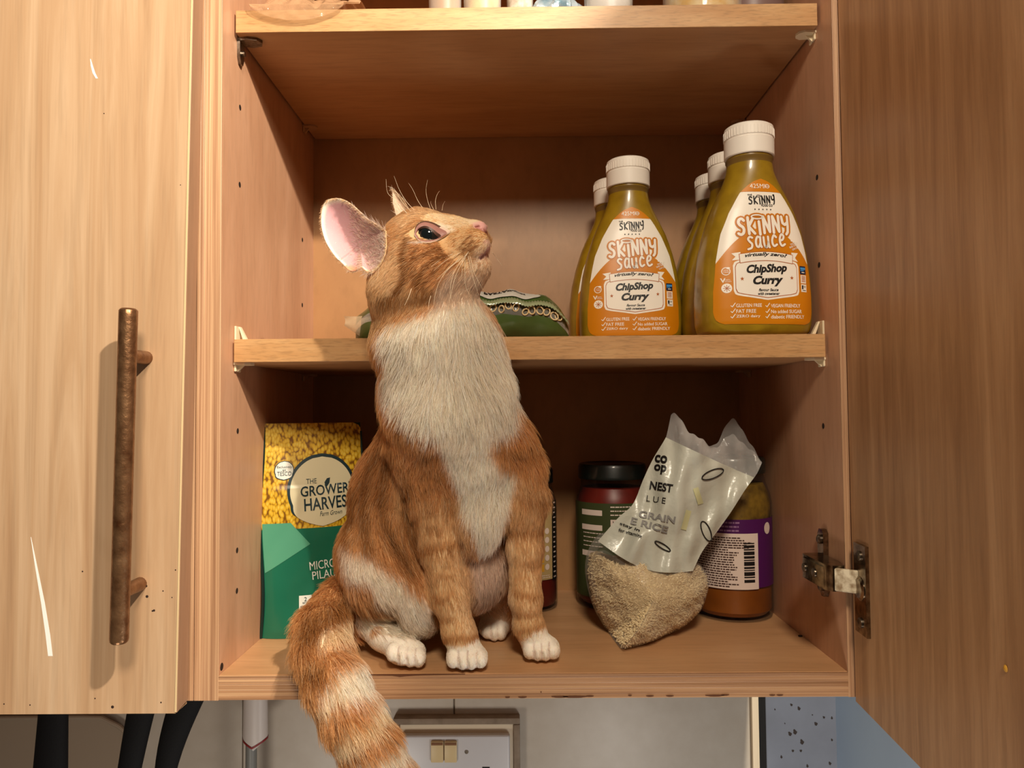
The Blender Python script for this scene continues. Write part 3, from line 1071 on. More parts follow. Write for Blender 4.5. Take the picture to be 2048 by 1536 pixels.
# ------------------------------------------------------------------ pasta bag lying on the middle shelf
M_green = mat('green_film', sr(84, 104, 52), 0.28, noise=(30, sr(60, 80, 36), .6), bump=(70, .5), coat=.3)
M_clear = film('clear_wrapper', (0.9, 0.85, 0.75, 1), 0.16, 0.12, bump=(120, .4))
M_pasta = mat('dry_pasta', sr(226, 200, 150), 0.5)
M_bagwhite = mat('bag_white_print', sr(206, 202, 192), 0.35)
YP = 118.0
pb = thing('pasta_bag', 'green bag of dried pasta rings lying behind the cat on the middle shelf', 'food bag', (190, YP, 251.4))
xa, xb = onY(690, 650, YP)[0], onY(1140, 640, YP)[0]


def pb_top(x):
    s = (x - xa) / (xb - xa)
    return 251.6 + (50 - 13 * max(0, .3 - s) / .3) * max(0.02, 1 - abs(2 * s - 1) ** 7) ** .5 + 1.2 * math.sin(x * .21)


def pb_outer(u, v):
    s = 0.012 + 0.976 * v
    x = xa + 10 + (xb - xa - 10) * s
    t = 2 * math.pi * u
    h = pb_top(x) - 251.6
    d_ = 36 * max(0.02, 1 - abs(2 * s - 1) ** 5) ** .5
    z = 251.7 + h * (0.5 + .5 * math.copysign(abs(math.sin(t)) ** .8, math.sin(t)))
    y = YP + d_ * math.cos(t) + 1.0 * math.sin(x * .15 + 3 * t)
    return (x, y, z + (.7 * math.sin(x * .16 + 2 * t) + .3 * math.sin(x * .41 - 3 * t)) * (1 if math.sin(t) > -.4 else 0))


def pb_rows(t0, t1, m):
    return g_grid(lambda u, v: pb_outer((t0 + (t1 - t0) * u), v), m, 90)


body_pb = obj('green_film', [pb_rows(0.50, 0.705, 10), pb_rows(.70, 1.0, 14), pb_rows(0.0, 0.21, 12), pb_rows(0.21, 0.452, 16)], M_green, pb)
obj('clear_window', pb_rows(.452, .50, 8), M_clear, pb)
# white printed patch over the crown
def patch(u, v):
    s = .55 + .32 * v
    w = math.sqrt(max(0, 1 - (2 * v - 1) ** 2))
    t = .368 + .045 * (2 * u - 1) * w
    q = np.array(pb_outer(t, s))
    return q + np.array([0, -.8, .9])
pch = obj('white_patch', g_grid(patch, 10, 40), M_bagwhite, pb)
def pcf(u, v, off):
    q = np.array(pb_outer(.33 + v * .0042, .55 + .32 * u))
    return (q[0], q[1] - .9 - off, q[2] + 1.0 + off)
obj('black_print', [lift(fit(g_text('PASTA', .03), .18, .52, 2, 10), pcf, .3), lift(fit(g_text('Shapes', .02, .3), .50, .78, 4, 10), pcf, .3)], M_ink, pch)
# crimped seal standing off on the right and the left tail of the bag
def seal(u, v):
    q = np.array(pb_outer(.418 + .038 * v, .60 + .385 * u))
    return q + np.array([2.5 * u * u, -1.6 - 4.5 * math.sin(math.pi * v * .7) + .5 * (1 if int(u * 60) % 2 else -1), .6 * (1 if int(u * 60) % 2 else -1)])
obj('crimped_seal', g_grid(seal, 60, 3), mat('silvery_green', sr(150, 158, 120), .2, coat=.5), pb, sharp=0)
tl = [onY(*q, YP - 20) for q in ((688, 632), (745, 632), (752, 674), (722, 674), (690, 652))]
def tail_fn(u, v):
    a_ = tl[0] * (1 - u) + tl[1] * u
    b_ = (tl[4] * (1 - 1.0) + (tl[4] * max(0, 1 - 2 * u) + tl[3] * min(1, 2 * u) if u < .5 else tl[3] * (2 - 2 * u) + tl[2] * (2 * u - 1)))
    q = a_ * (1 - v) + b_ * v
    q = q.copy()
    q[2] = max(q[2], 252.2)
    q[1] += 3 * math.sin(u * 5 + v * 4)
    return q
obj('bag_end', g_grid(tail_fn, 14, 8), film('clear_end', (0.75, 0.62, 0.42, 1), .45, .15, bump=(150, .6)), pb)
rings = []
for k in range(11):
    px = 958 + k * 10.6
    q = np.array(pb_outer(.474 + random.uniform(-.012, .012), .625 + .033 * k + random.uniform(-.008, .008))) + np.array([0, -1.2, 0])
    t = random.uniform(0, 3)
    r = random.uniform(2.3, 3.0)
    pts = [(r * math.cos(a), 0.0, r * 1.25 * math.sin(a)) for a in np.linspace(0, 2 * math.pi, 13)]
    rings.append(xf(g_tube(pts, .65, 6, cap=False), tuple(q), (random.uniform(-.4, .4), random.uniform(-.8, .8), random.uniform(-.5, .5))))
for k, g in enumerate(rings):
    if k % 1 == 0:
        obj('pasta_ring', g, M_pasta, pb)

# ------------------------------------------------------------------ microwave rice pouch, left
M_pgreen = mat('pouch_green', sr(30, 116, 88), 0.3, noise=(16, sr(22, 92, 70), .6), coat=.2)
M_pdark = mat('pouch_dark_edge', sr(14, 40, 36), 0.4)
M_pcream = mat('pouch_cream', sr(216, 206, 170), 0.35)
M_pnavy = mat('pouch_navy', sr(16, 44, 50), 0.4)
M_pwhite = mat('pouch_white', sr(230, 232, 222), 0.35)

# printed photo of yellow rice: voronoi grains in yellows
m = bpy.data.materials.new('pouch_rice_print')
m.use_nodes = True
nt = m.node_tree
pb_ = nt.nodes['Principled BSDF']
tc = nt.nodes.new('ShaderNodeTexCoord')
mp = nt.nodes.new('ShaderNodeMapping')
mp.inputs['Scale'].default_value = (420, 420, 230)
mp.inputs['Rotation'].default_value = (0, .5, 0)
nn = nt.nodes.new('ShaderNodeTexNoise')
nn.inputs['Scale'].default_value = 60
vm = nt.nodes.new('ShaderNodeVectorMath')
vm.operation = 'MULTIPLY_ADD'
vm.inputs[1].default_value = (2.2, 2.2, 2.2)
vo = nt.nodes.new('ShaderNodeTexVoronoi')
vo.inputs['Scale'].default_value = 1.0
rp = nt.nodes.new('ShaderNodeValToRGB')
rp.color_ramp.elements[0].position = .1
rp.color_ramp.elements[0].color = sr(226, 198, 84)
rp.color_ramp.elements[1].position = .8
rp.color_ramp.elements[1].color = sr(120, 76, 16)
e = rp.color_ramp.elements.new(.52)
e.color = sr(214, 168, 36)
nt.links.new(tc.outputs['Object'], mp.inputs['Vector'])
nt.links.new(tc.outputs['Object'], nn.inputs['Vector'])
nt.links.new(nn.outputs['Color'], vm.inputs[0])
nt.links.new(mp.outputs['Vector'], vm.inputs[2])
nt.links.new(vm.outputs['Vector'], vo.inputs['Vector'])
nt.links.new(vo.outputs['Distance'], rp.inputs['Fac'])
nt.links.new(rp.outputs['Color'], pb_.inputs['Base Color'])
pb_.inputs['Roughness'].default_value = .3
pb_.inputs['Coat Weight'].default_value = .2
M_price = m

PW, PH = 86.0, 184.0
po = thing('rice_pouch', 'green and yellow microwave pilau rice pouch against the left cabinet wall', 'food pouch', (3.2, 86.5, 0.3), math.radians(25), local=True)
Z0 = np.zeros(3)


def pf(u, v, off=0.0):
    """front of the pouch: u 0..PW, v 0..PH"""
    s, t = u / PW, v / PH
    bulge = 13 * (math.sin(math.pi * min(1, max(0, s))) ** .7) * (1 - t) ** .8 * (.35 + .65 * min(1, (1 - t) * 3 + .15)) * (1 if t > .02 else .9)
    crease = 1.6 * math.sin(s * 5 + t * 9) * (1 - t) + 1.0 * abs(math.sin((s * 1.3 - t * 2.2) * 4)) * (1 if t < .7 else .3)
    xs = 1.5 * math.sin(t * 8.5) * (1 - s) - 1.2 * (1 - t)
    return (u + xs + 1.5 * math.sin(t * 3) * s, -bulge - crease + 5 * t * t * 2 - off + 2, v)


def pr_(u0, u1, v0, v1, off=0.0, n=24, m_=40):
    return g_grid(lambda a, b: pf(u0 + (u1 - u0) * a, v0 + (v1 - v0) * b, off), n, m_)


VG = 92.0       # where the green print meets the rice print
# rounded top corner on the right
def pf_round(a, b):
    v = VG + (PH - VG) * b
    umax = PW if v < PH - 7 else PW - 7 + math.sqrt(max(0, 49 - (v - PH + 7) ** 2))
    return pf(umax * a, v)
pfm = obj('front_film', [(pr_(0, PW, 0, VG), 0), (g_grid(pf_round, 26, 40), 1)], [M_pgreen, M_price], po, Z0)
def pbk(a, b):
    q = pf(PW * a, PH * b)
    if a <= 0 or a >= 1 or b >= .999:
        return (q[0], q[1] + .2, q[2])
    return (q[0], max(q[1] + .4, 16 * (1 - b) ** .7 * math.sin(math.pi * a) ** .5 * (1 - b ** 8) + 10 * b * b - 1), q[2] - .4)
obj('back_film', g_grid(pbk, 16, 30), M_pdark, po, Z0)
obj('edge_seal', [g_tube([pf(-1.0, v) for v in np.linspace(0, PH, 40)], 1.5, 8, flat=(1, 1)), g_tube([pf(PW + .3, v) for v in np.linspace(0, PH - 8, 30)], 1.0, 8)], M_pdark, po, Z0)


def PX(x):
    return (x - 220) * (PW / (700 - 220.0))


def PY(y):
    return PH - (y - 72) * (PH / (1170 - 72.0))


def oval(cx, cy, rx, ry, rbot, off, n=44):
    """badge: rounded above, shallow point below; coordinates of the drawing"""
    def fn(s, t):
        y = cy - ry + (ry + rbot) * t
        if y < cy + ry * .45:
            w = rx * math.sqrt(max(0, 1 - ((y - cy) / ry) ** 2))
        else:
            w0 = rx * math.sqrt(1 - .45 ** 2)
            k = (y - cy - ry * .45) / (rbot - ry * .45)
            w = w0 * (1 - k ** 3) ** .9 if k < 1 else 0
        return pf(PX(cx + (2 * s - 1) * w), PY(y), off)
    return g_grid(fn, 16, n)


bdg = obj('oval_badge', [(oval(496, 420, 165, 185, 180, .5), 1), (oval(496, 424, 152, 172, 190, .8), 0)], [M_pcream, M_pnavy], po, Z0)


def ptx(s, x0, x1, y0, y1, off=1.1, rot=0, bold=.0, shear=0.0):
    return lift(fit(g_text(s, bold, shear), PX(x0), PX(x1), PY(y1), PY(y0), rot), pf, off)


leaf = lift(poly2([(PX(512), PY(420)), (PX(506), PY(388)), (PX(518), PY(368)), (PX(534), PY(364)), (PX(530), PY(392)), (PX(518), PY(410))]), pf, 1.2)
obj('dark_lettering', [ptx('THE', 418, 468, 366, 392, 1.1, 2), ptx('GROWER\'S', 392, 660, 396, 452, 1.1, 3, .015), ptx('HARVEST', 410, 650, 462, 528, 1.1, 3, .015), leaf,
                       ptx('Farm Grown', 482, 590, 536, 560, 1.1, 3, .0, .3)], M_pnavy, bdg, Z0)
st = obj('round_sticker', [(oval(314, 318, 46, 50, 52, .5, 20), 1), (oval(314, 318, 42, 46, 48, .8, 20), 0)], [M_pwhite, M_pnavy], po, Z0)
obj('dark_lettering', [ptx('Exclusively', 280, 350, 294, 310, 1.1), ptx('at', 306, 322, 312, 322, 1.1), ptx('TESCO', 282, 348, 324, 346, 1.1)], M_pnavy, st, Z0)
sq = obj('portion_square', pr_(PX(376), PX(436), PY(1036), PY(962), .6, 4, 4), M_pwhite, po, Z0)
obj('dark_lettering', [ptx('2', 400, 412, 970, 990, 1.0), ptx('serves', 392, 422, 994, 1002, 1.0), ptx('READY', 382, 430, 1012, 1022, 1.0)], M_pnavy, sq, Z0)
obj('white_lettering', [ptx('MICROWAVE', 428, 668, 786, 830, .8, 4, .0), ptx('PILAU RICE', 440, 660, 838, 880, .8, 4, .0)], M_pwhite, po, Z0)
obj('green_lettering', [ptx('V COOKED', 452, 660, 936, 982, .8, 3, .0)], mat('pale_green_ink', sr(120, 170, 140), .4), po, Z0)
# folded facets of the green print
M_pg2 = mat('pouch_green_light', sr(86, 158, 128), 0.28, coat=.2)
obj('light_facet', [g_grid(lambda a, b: pf(PX(225 + (350 - 225) * a + 85 * b * a), PY(590 + (840 - 590) * b * (1 - .55 * a)), .45), 10, 14)], M_pg2, po, Z0)

# ------------------------------------------------------------------ jars
M_glass = film('jar_glass', (0.03, 0.03, 0.03, 1), 0.04, 0.04)
M_lid = mat('black_green_lid', sr(18, 24, 22), 0.35, coat=.3)
M_redsauce = mat('red_sauce', sr(120, 26, 14), 0.4, noise=(60, sr(90, 20, 10), .6))
M_amber = mat('amber_chutney', sr(150, 84, 22), 0.35, noise=(40, sr(120, 62, 14), .5), coat=.3)
M_pickle = mat('yellow_pickle', sr(150, 116, 36), 0.4, noise=(70, sr(70, 50, 16), .35), bump=(90, .6))
M_lpurple = mat('label_purple', sr(76, 20, 84), 0.4)
M_lpink = mat('label_offwhite', sr(224, 206, 196), 0.4)
M_lgreen = mat('label_green', sr(62, 70, 40), 0.4)
M_lkraft = mat('label_kraft', sr(186, 160, 110), 0.45)
M_gbars = mat('traffic_green', sr(110, 150, 50), .4)
M_ybars = mat('traffic_yellow', sr(214, 160, 50), .4)


def jar(label, cx, cy, R, H, lid_r, m_in, group, z_split=None, m_top=None):
    j = thing('glass_jar', label, 'jar', (cx, cy, 0.2), 0.0, group, local=True)
    Zr = np.zeros(3)
    lz = H - 15
    prof = [(R * .90, 0.0), (R * .97, 1.2), (R, 5), (R, lz * .80), (R * .97, lz * .86), (R * .86, lz * .94), (lid_r * .93, lz)]
    obj('jar_glass', g_lathe([(r, z) for r, z in prof], 56), M_glass, j, Zr)
    k = .955
    if z_split:
        obj('contents', [(g_lathe([(R * .86, 4), (R * k, 8), (R * k, z_split), (.01, z_split)], 48), 0), (g_lathe([(R * k * .99, z_split), (R * k, z_split + .5), (R * k, lz * .80), (R * .9, lz * .87), (R * .8, lz * .93), (.01, lz * .94)], 48), 1)], [m_in, m_top], j, Zr)
    else:
        obj('contents', g_lathe([(R * .86, 4), (R * k, 8), (R * k, lz * .80), (R * .9, lz * .87), (R * .8, lz * .93), (.01, lz * .94)], 48), m_in, j, Zr)
    obj('lid', g_lathe([(lid_r - 1, lz + .5), (lid_r, lz + .2), (lid_r + .3, lz + 2), (lid_r, lz + 3), (lid_r, lz + 12), (lid_r - 1.2, lz + 14.6), (lid_r - 3, lz + 15), (lid_r - 4.5, lz + 14), (.01, lz + 14)], 56), M_lid, j, Zr)
    return j


def jl(R, ang0):
    """drawing on a round label: u is arc length, v height"""
    def fn(u, v, off):
        t = ang0 + u / R
        return ((R + off) * math.sin(t), -(R + off) * math.cos(t), v)
    return fn


def wrap(R, ang0, u0, u1, v0, v1, off, n=30, m_=3):
    f = jl(R, ang0)
    return g_grid(lambda a, b: f(u0 + (u1 - u0) * a, v0 + (v1 - v0) * b, off), n, m_)


def lines(f, u0, u1, vs_, h, off, words=True, seed=1):
    """rows of tiny unreadable small print"""
    r = random.Random(seed)
    out = []
    for v in vs_:
        u = u0
        end = u1 - r.random() * (u1 - u0) * .2
        while u < end:
            w = r.uniform(1.2, 4.2)
            w = min(w, end - u)
            out.append(lift(poly2([(u, v), (u + w, v), (u + w, v + h), (u, v + h)]), f, off))
            u += w + .6
    return out


# purple-label jar against the right wall
Rj, cyj = 37.0, 158.0
cxj = 426.0
jp = jar('large jar of amber chutney with a purple label, right-hand corner', cxj, cyj, Rj, 148, 32, M_amber, 'jars on the cabinet bottom', 66, M_pickle)
angc = math.atan2(-(CAM[0] - cxj), (cyj - CAM[1]))      # turn of the face nearest the camera
# photograph rows to heights on the jar's near side
def jz(py, cy=cyj, R=Rj):
    return onY(1480, py, cy - R)[2]
f = jl(Rj, -angc * 1.0)
facing = -angc
lbp = obj('label', wrap(Rj, facing, -62, 62, jz(1178), jz(1040), .2, 60), M_lpurple, jp, Z0)
wl = obj('white_label', wrap(Rj, facing, -50, 24.5, jz(1180), jz(1068), .45, 40), M_lpink, jp, Z0)
f = jl(Rj, facing)
zz = np.linspace(jz(1176), jz(1078), 21)
tl_ = []
for i, v in enumerate(zz):
    tl_ += lines(f, -46, (7 if i < 16 else 20), [v], 1.15, .7, seed=i)
bars = []
u_b = 10.5
for (dz, hh_) in ((0, 2.6), (4.2, 1.2), (6.2, 3.4), (10.6, .9), (12.4, 1.8), (15.2, 3.6), (19.6, 1.0), (21.6, 2.2), (24.8, 3.2), (29, 1.2), (31.2, 2.4), (34.6, 1.0)):
    v = jz(1166) + dz
    bars.append(wrap(Rj, facing, u_b, u_b + 10, v, v + hh_, .7, 8, 1))
obj('small_print', tl_ + [lift(fit(g_text('5 0184 7311'), 20.6, 22.4, jz(1166), jz(1100), 0), f, .7)][:0], mat('ink_brown', sr(74, 50, 44), .5), wl, Z0)
obj('barcode', bars, M_ink, wl, Z0)
obj('small_print', sum([lines(f, -30, 8, [v], 1.5, .5, seed=int(v)) for v in np.linspace(jz(1064), jz(1048), 3)], []), mat('ink_lilac', sr(150, 110, 150), .5), lbp, Z0)
obj('round_mark', [lift(disc2(37, jz(1060), 4.6, 5.4), f, .5)], M_lpink, lbp, Z0)

# green-label jar
cx2, cy2, R2 = 318.0, 198.0, 37.0
jg = jar('wide jar of red sauce with a green label behind the rice bag', cx2, cy2, R2, 140, 34, M_redsauce, 'jars on the cabinet bottom')
an2 = -math.atan2(-(CAM[0] - cx2), (cy2 - CAM[1]))
f2 = jl(R2, an2)
def jz2(py):
    return onY(1230, py, cy2 - R2)[2]
lg = obj('label', wrap(R2, an2, -60, 60, 12, jz2(1008), .2, 50), M_lgreen, jg, Z0)
wt = []
for py in (1022, 1052, 1105):
    wt.append(wrap(R2, an2, -34, -10, jz2(py + 11), jz2(py), .5, 8))
wt.append(wrap(R2, an2, -2, 20, jz2(1052), jz2(1040), .5, 8))
obj('white_print', wt + sum([lines(f2, -32, -8, [v], .9, .5, seed=int(v * 3)) for v in np.linspace(jz2(1096), jz2(1070), 4)], []) + sum([lines(f2, -2, 28, [v], 1.1, .5, seed=int(v * 5)) for v in (jz2(1032), jz2(1024), jz2(1016))], []), M_lpink, lg, Z0)
obj('dark_lettering', [lift(fit(g_text('WINTER', .02), 0, 16, jz2(1050), jz2(1043)), f2, .8)], M_ink, lg, Z0)

# narrow red jar peeping from behind the cat
cx3, cy3, R3 = 235.0, 186.0, 26.0
jr = jar('narrow jar of red sauce with a nutrition label, half hidden behind the cat', cx3, cy3, R3, 137, 22.5, M_redsauce, 'jars on the cabinet bottom')
def jz3(py):
    return onY(1100, py, cy3 - R3)[2]
f3 = jl(R3, 0)
lk = obj('label', wrap(R3, 0, -30, 23, jz3(1162), jz3(1006), .2, 30), M_lkraft, jr, Z0)
obj('coloured_bars', [(wrap(R3, 0, 8.5, 12.5, jz3(1145 - 18 * k), jz3(1130 - 18 * k), .5, 3), 0 if k > 1 else 1) for k in range(5)], [M_gbars, M_ybars], lk, Z0)
obj('white_ovals', [lift(disc2(16, jz3(1136 - 18 * k), 2.5, 3.0), f3, .5) for k in range(5)], M_lpink, lk, Z0)
obj('dark_band', wrap(R3, 0, 23, 32, jz3(1165), jz3(1004), .2, 8), M_ink, jr, Z0)
obj('small_print', sum([lines(f3, 25, 29, [v], 1.3, .5, seed=int(v)) for v in np.linspace(jz3(1160), jz3(1010), 16)], []) + lines(f3, 6, 20, [jz3(1158), jz3(1154)], .8, .5), M_lpink, jr, Z0)

# ------------------------------------------------------------------ open bag of rice with a crumpled neck
M_rice = mat('rice', sr(212, 188, 146), 0.5, noise=(110, sr(178, 148, 106), .5), bump=(260, .8))
M_grain = mat('rice_grain', sr(228, 206, 164), 0.42)
M_film = film('bag_film', (0.5, 0.48, 0.44, 1), 0.08, 0.07, bump=(90, 1.6))
M_filmprint = film('white_printed_film', sr(204, 205, 192), 0.93, 0.3, bump=(60, .9))
rb = thing('rice_bag', 'clear bag of rice with crumpled white printed neck leaning right', 'food bag', (305, 75, 0.3))
outl = [(1240, 1296), (1222, 1272), (1204, 1246), (1186, 1212), (1174, 1170), (1170, 1130), (1180, 1092), (1204, 1066), (1250, 1068), (1310, 1082), (1375, 1108), (1408, 1138), (1417, 1165), (1410, 1196), (1396, 1222), (1366, 1250), (1320, 1272), (1276, 1288)]


def floorY(px, py, Ymax=102.0, z=0.6):
    q = onZ(px, py, z)
    return min(Ymax, q[1]) if py > 850 and q[1] > CAM[1] else Ymax


oc = smooth_poly(outl + outl[:1], 5)[:-1]
OW = np.array([onY(p[0], p[1], floorY(p[0], p[1])) for p in oc])
cc = onY(1295, 1178, 88)
NB = len(OW)


def bag_pt(u, v, depth, shrink=1.0, wr=1.0):
    """u around, v 0 rim .. 1 centre"""
    k = u * NB
    i = int(k) % NB
    p = OW[i] * (1 - (k - int(k))) + OW[(i + 1) % NB] * (k - int(k))
    r = 1 - v
    p = cc + (p - cc) * shrink
    q = cc + (p - cc) * r
    q = q.copy()
    q[1] += depth * (1 - r ** 2.4) ** .55
    a = 2 * math.pi * u
    w = (math.sin(q[0] * .22 + q[2] * .13) + math.sin(q[0] * .11 - q[2] * .31 + 1.3)) * 1.3 + math.sin(q[2] * .5 + q[0] * .4) * .5
    q[1] += w * wr * math.sin(math.pi * min(1, v * 1.6 + .02)) * (1 if depth < 0 else .3)
    q[2] = max(q[2], 0.35)
    return q


obj('clear_film', [g_grid(lambda u, v: bag_pt(u, v * .999, -34), 110, 22, True), g_grid(lambda u, v: bag_pt(u, v * .999, 26, wr=.4), 110, 12, True)], M_film, rb, sharp=0)
riceG = [g_grid(lambda u, v: bag_pt(u, v * .999, -31, .955), 110, 24, True), g_grid(lambda u, v: bag_pt(u, v * .999, 22, .955, .4), 60, 10, True)]
# lower the fill on top so that clear film stands above the rice
rv = []
for V, F in riceG:
    V = V.copy()
    zt = 66 - (V[:, 0] - 300) * .10 + 2.0 * np.sin(V[:, 0] * .2)
    V[:, 2] = np.minimum(V[:, 2], zt)
    rv.append((V, F))
obj('rice_fill', rv, M_rice, rb)
gr = []
oct_v = np.array([(0, 0, 3.1), (.8, 0, .8), (0, .8, .8), (-.8, 0, .8), (0, -.8, .8), (.8, 0, -.8), (0, .8, -.8), (-.8, 0, -.8), (0, -.8, -.8), (0, 0, -3.1)]) * .9
oct_f = [[0, 1, 2], [0, 2, 3], [0, 3, 4], [0, 4, 1], [1, 5, 6, 2], [2, 6, 7, 3], [3, 7, 8, 4], [4, 8, 5, 1], [9, 6, 5], [9, 7, 6], [9, 8, 7], [9, 5, 8]]
for k in range(4200):
    u, v = random.random(), 1 - math.sqrt(random.random())
    q = bag_pt(u, v * .999, -30.4, .945)
    zt = 66 - (q[0] - 300) * .10 + 2 * math.sin(q[0] * .2)
    if q[2] > zt:
        continue
    q[2] = max(q[2], 1.0)
    R = np.array(Matrix.Rotation(random.random() * 6, 3, 'Y') @ Matrix.Rotation(random.uniform(-.5, .5), 3, 'X'))
    gr.append((oct_v @ R.T + q, oct_f))
obj('rice_grains', gr, M_grain, rb, props={'kind': 'stuff'})
obj('black_print', [lift(fit(g_text('1kg', .03, .1), 0, 1, 0, 1), lambda a, b, o: bag_pt(.272 - 0.0 * a, .0, -34) * 0 + onY(1215 + 26 * a, 1250 - 26 * b + 2 * a, floorY(1220, 1258) + 4 - 1.5 * a), 0)], M_ink, rb)

# the neck: two sheets of printed film, creased
Lc = smooth_poly([(1196, 1082), (1236, 1036), (1266, 1008), (1286, 960), (1306, 918), (1330, 878), (1342, 850)], 6)
Rc = smooth_poly([(1386, 1142), (1404, 1104), (1432, 1066), (1462, 1024), (1490, 980), (1512, 950), (1524, 930)], 6)


def curve_at(C, t):
    k = t * (len(C) - 1)
    i = min(len(C) - 2, int(k))
    return C[i] * (1 - (k - i)) + C[i + 1] * (k - i)


def neck(s, t, side):
    p = curve_at(Lc, t) * (1 - s) + curve_at(Rc, t) * s
    sag = 26 * math.sin(math.pi * s) * (1 - t) ** 2       # lower hem dips
    rag = 0
    if t > .86:
        k = (t - .86) / .14
        rag = k * (9 * math.sin(s * 8.0 + 1.2) + 5 * math.sin(s * 21 + 1) + (62 if side > 0 else 30) * math.exp(-((s - .70) / .17) ** 2) + 14 * math.exp(-((s - .08) / .1) ** 2) + 2 * math.sin(s * 57))
    Y = 72 + 20 * t + side * (9 * math.sin(math.pi * s) * (.3 + .7 * t) + 1)
    fold = 7.5 * math.sin(s * 6.3 + t * 3.2 + .4) * (.35 + .65 * t) + 2.6 * math.sin(s * 15 - t * 6) * (.4 + .6 * t) + 2.2 * math.sin(t * 17 + s * 8) * .6 + 1.2 * math.sin(s * 31 + t * 21)
    ridge_ = -7 * math.exp(-((s - .28 - .1 * t) / .10) ** 2) * (1 if side < 0 else 0)
    q = onY(p[0], p[1] + sag - rag, Y + (fold + ridge_) * (1 if side < 0 else .6))
    return q


TP = .80
prt = obj('printed_film', [g_grid(lambda a, b: neck(a, b * (TP + .05 * (1 - a)), -1), 60, 60)], M_filmprint, rb, sharp=0)
obj('torn_clear_top', [g_grid(lambda a, b: neck(a, (TP + .05 * (1 - a)) + (1 - TP - .05 * (1 - a)) * b, -1), 60, 20), g_grid(lambda a, b: neck(a, .30 + .70 * b, 1), 60, 30)], film('torn_film', (0.92, 0.90, 0.88, 1), .16, .1, bump=(80, 1.2)), rb, sharp=0)


def on_neck(px, py, off=1.2):
    """nearest place on the front sheet for a mark given by where it is printed"""
    s, t = .4, .4
    for _ in range(14):
        def P(s, t):
            p = curve_at(Lc, min(.999, max(0, t))) * (1 - s) + curve_at(Rc, min(.999, max(0, t))) * s
            return np.array([p[0], p[1] + 26 * math.sin(math.pi * s) * (1 - t) ** 2])
        b0 = P(s, t)
        J = np.stack([(P(s + .01, t) - b0) / .01, (P(s, t + .01) - b0) / .01], 1)
        d_ = np.linalg.solve(J + np.eye(2) * 1e-6, np.array([px, py]) - b0)
        s, t = min(1, max(0, s + d_[0])), min(.99, max(0, t + d_[1]))
    q = neck(s, t, -1)
    return q + np.array([0, -off, 0])


def ntx(s_, x, y, w, h, ang, bold=.02, shear=0):
    V, F = fit(g_text(s_, bold, shear), 0, w, 0, h)
    a = math.radians(ang)
    W = [on_neck(x + p[0] * math.cos(a) + p[1] * math.sin(a), y + p[0] * math.sin(a) - p[1] * math.cos(a)) for p in V]
    return np.array(W), F


obj('black_lettering', [ntx('co', 1308, 924, 25, 16, 8, .035), ntx('op', 1306, 946, 25, 19, 8, .035), ntx('NEST', 1298, 978, 46, 17, 9, .03), ntx('L U E', 1292, 1002, 38, 12, 8, .0),
                        ntx('stay in', 1238, 1050, 42, 7, 20, .02), ntx('for vitamins', 1236, 1062, 48, 7, 16, .02)], M_ink, prt, props=ST)
obj('grey_lettering', [ntx('GRAIN', 1276, 1034, 74, 14, 10, .03), ntx('E RICE', 1260, 1047, 76, 14, 15, .03)], mat('ink_grey', sr(140, 138, 136), .5), prt)
grn = []
for (x, y, a_, b_, an) in ((1425, 948, 23, 8, -22), (1412, 1062, 8, 21, -22), (1325, 1092, 18, 4.5, 32)):
    pts = []
    for t in np.linspace(0, 2 * math.pi, 25):
        u, v = a_ * math.cos(t), b_ * math.sin(t)
        c, s = math.cos(math.radians(an)), math.sin(math.radians(an))
        pts.append(on_neck(x + u * c - v * s, y + u * s + v * c, 1.0))
    obj('drawn_grain', g_tube(pts, .5, 5, cap=False), M_ink, prt)
ylw = []
for (x, y, L_, an) in ((1396, 992, 34, 72), (1372, 1040, 40, 105)):
    a = math.radians(an)
    ylw.append(g_grid(lambda p, q: on_neck(x + (p - .5) * L_ * math.cos(a) - (q - .5) * 11 * math.sin(a), y + (p - .5) * L_ * math.sin(a) + (q - .5) * 11 * math.cos(a), .7), 8, 3))
obj('olive_marks', ylw, mat('ink_olive', sr(206, 204, 158), .5), prt)

# ------------------------------------------------------------------ things on the top shelf, only their feet in view
ZT = 513.4
M_clearglass = film('clear_glass', (0.95, 0.92, 0.86, 1), 0.12, 0.05)
def drape(u, v):
    """crinkled clear bag: lies on the shelf, droops over the lip"""
    px0, px1 = 498, 718
    px = px0 + (px1 - px0) * u
    dip = 11.5 * max(0, math.sin(math.pi * min(1, u / .86))) ** .7 if u < .86 else 0
    c = 1.6 * math.sin(u * 26 + v * 5) + 1.0 * math.sin(u * 47 - v * 9) + 2.2 * math.sin(u * 9 + v * 12)
    x = onY(px, 10, 16)[0]
    if v < .4:
        k = v / .4
        return (x, 15.6 - .9 * math.sin(math.pi * k) - abs(c) * .15, ZT + 2.0 - dip * (1 - k) - 2 * (1 - k) * (dip > 0))
    k = (v - .4) / .6
    return (x + 8 * k * (u - .5), 16 + 85 * k, ZT + 2.0 + (26 * math.sin(math.pi * min(1, k * 1.05) * .9) * (.5 + .5 * math.sin(math.pi * min(1, u * 1.1))) + c * 1.4) * (1 if k > .02 else 0) * (1 if 0 < k < 1 else .1) + (.4 - c * 0))
pl = obj('plastic_bag', g_grid(lambda u, v: (lambda q: (q[0], q[1], max(q[2], ZT + .3) if q[1] > 19 else q[2]))(drape(u, v)), 60, 34), film('crinkled_film', sr(214, 170, 130), .34, .12, bump=(70, 1.0)), None, origin=(60, 60, ZT))
pl['label'] = 'clear crinkled plastic bag drooping over the left end of the top shelf'
pl['category'] = 'bag'
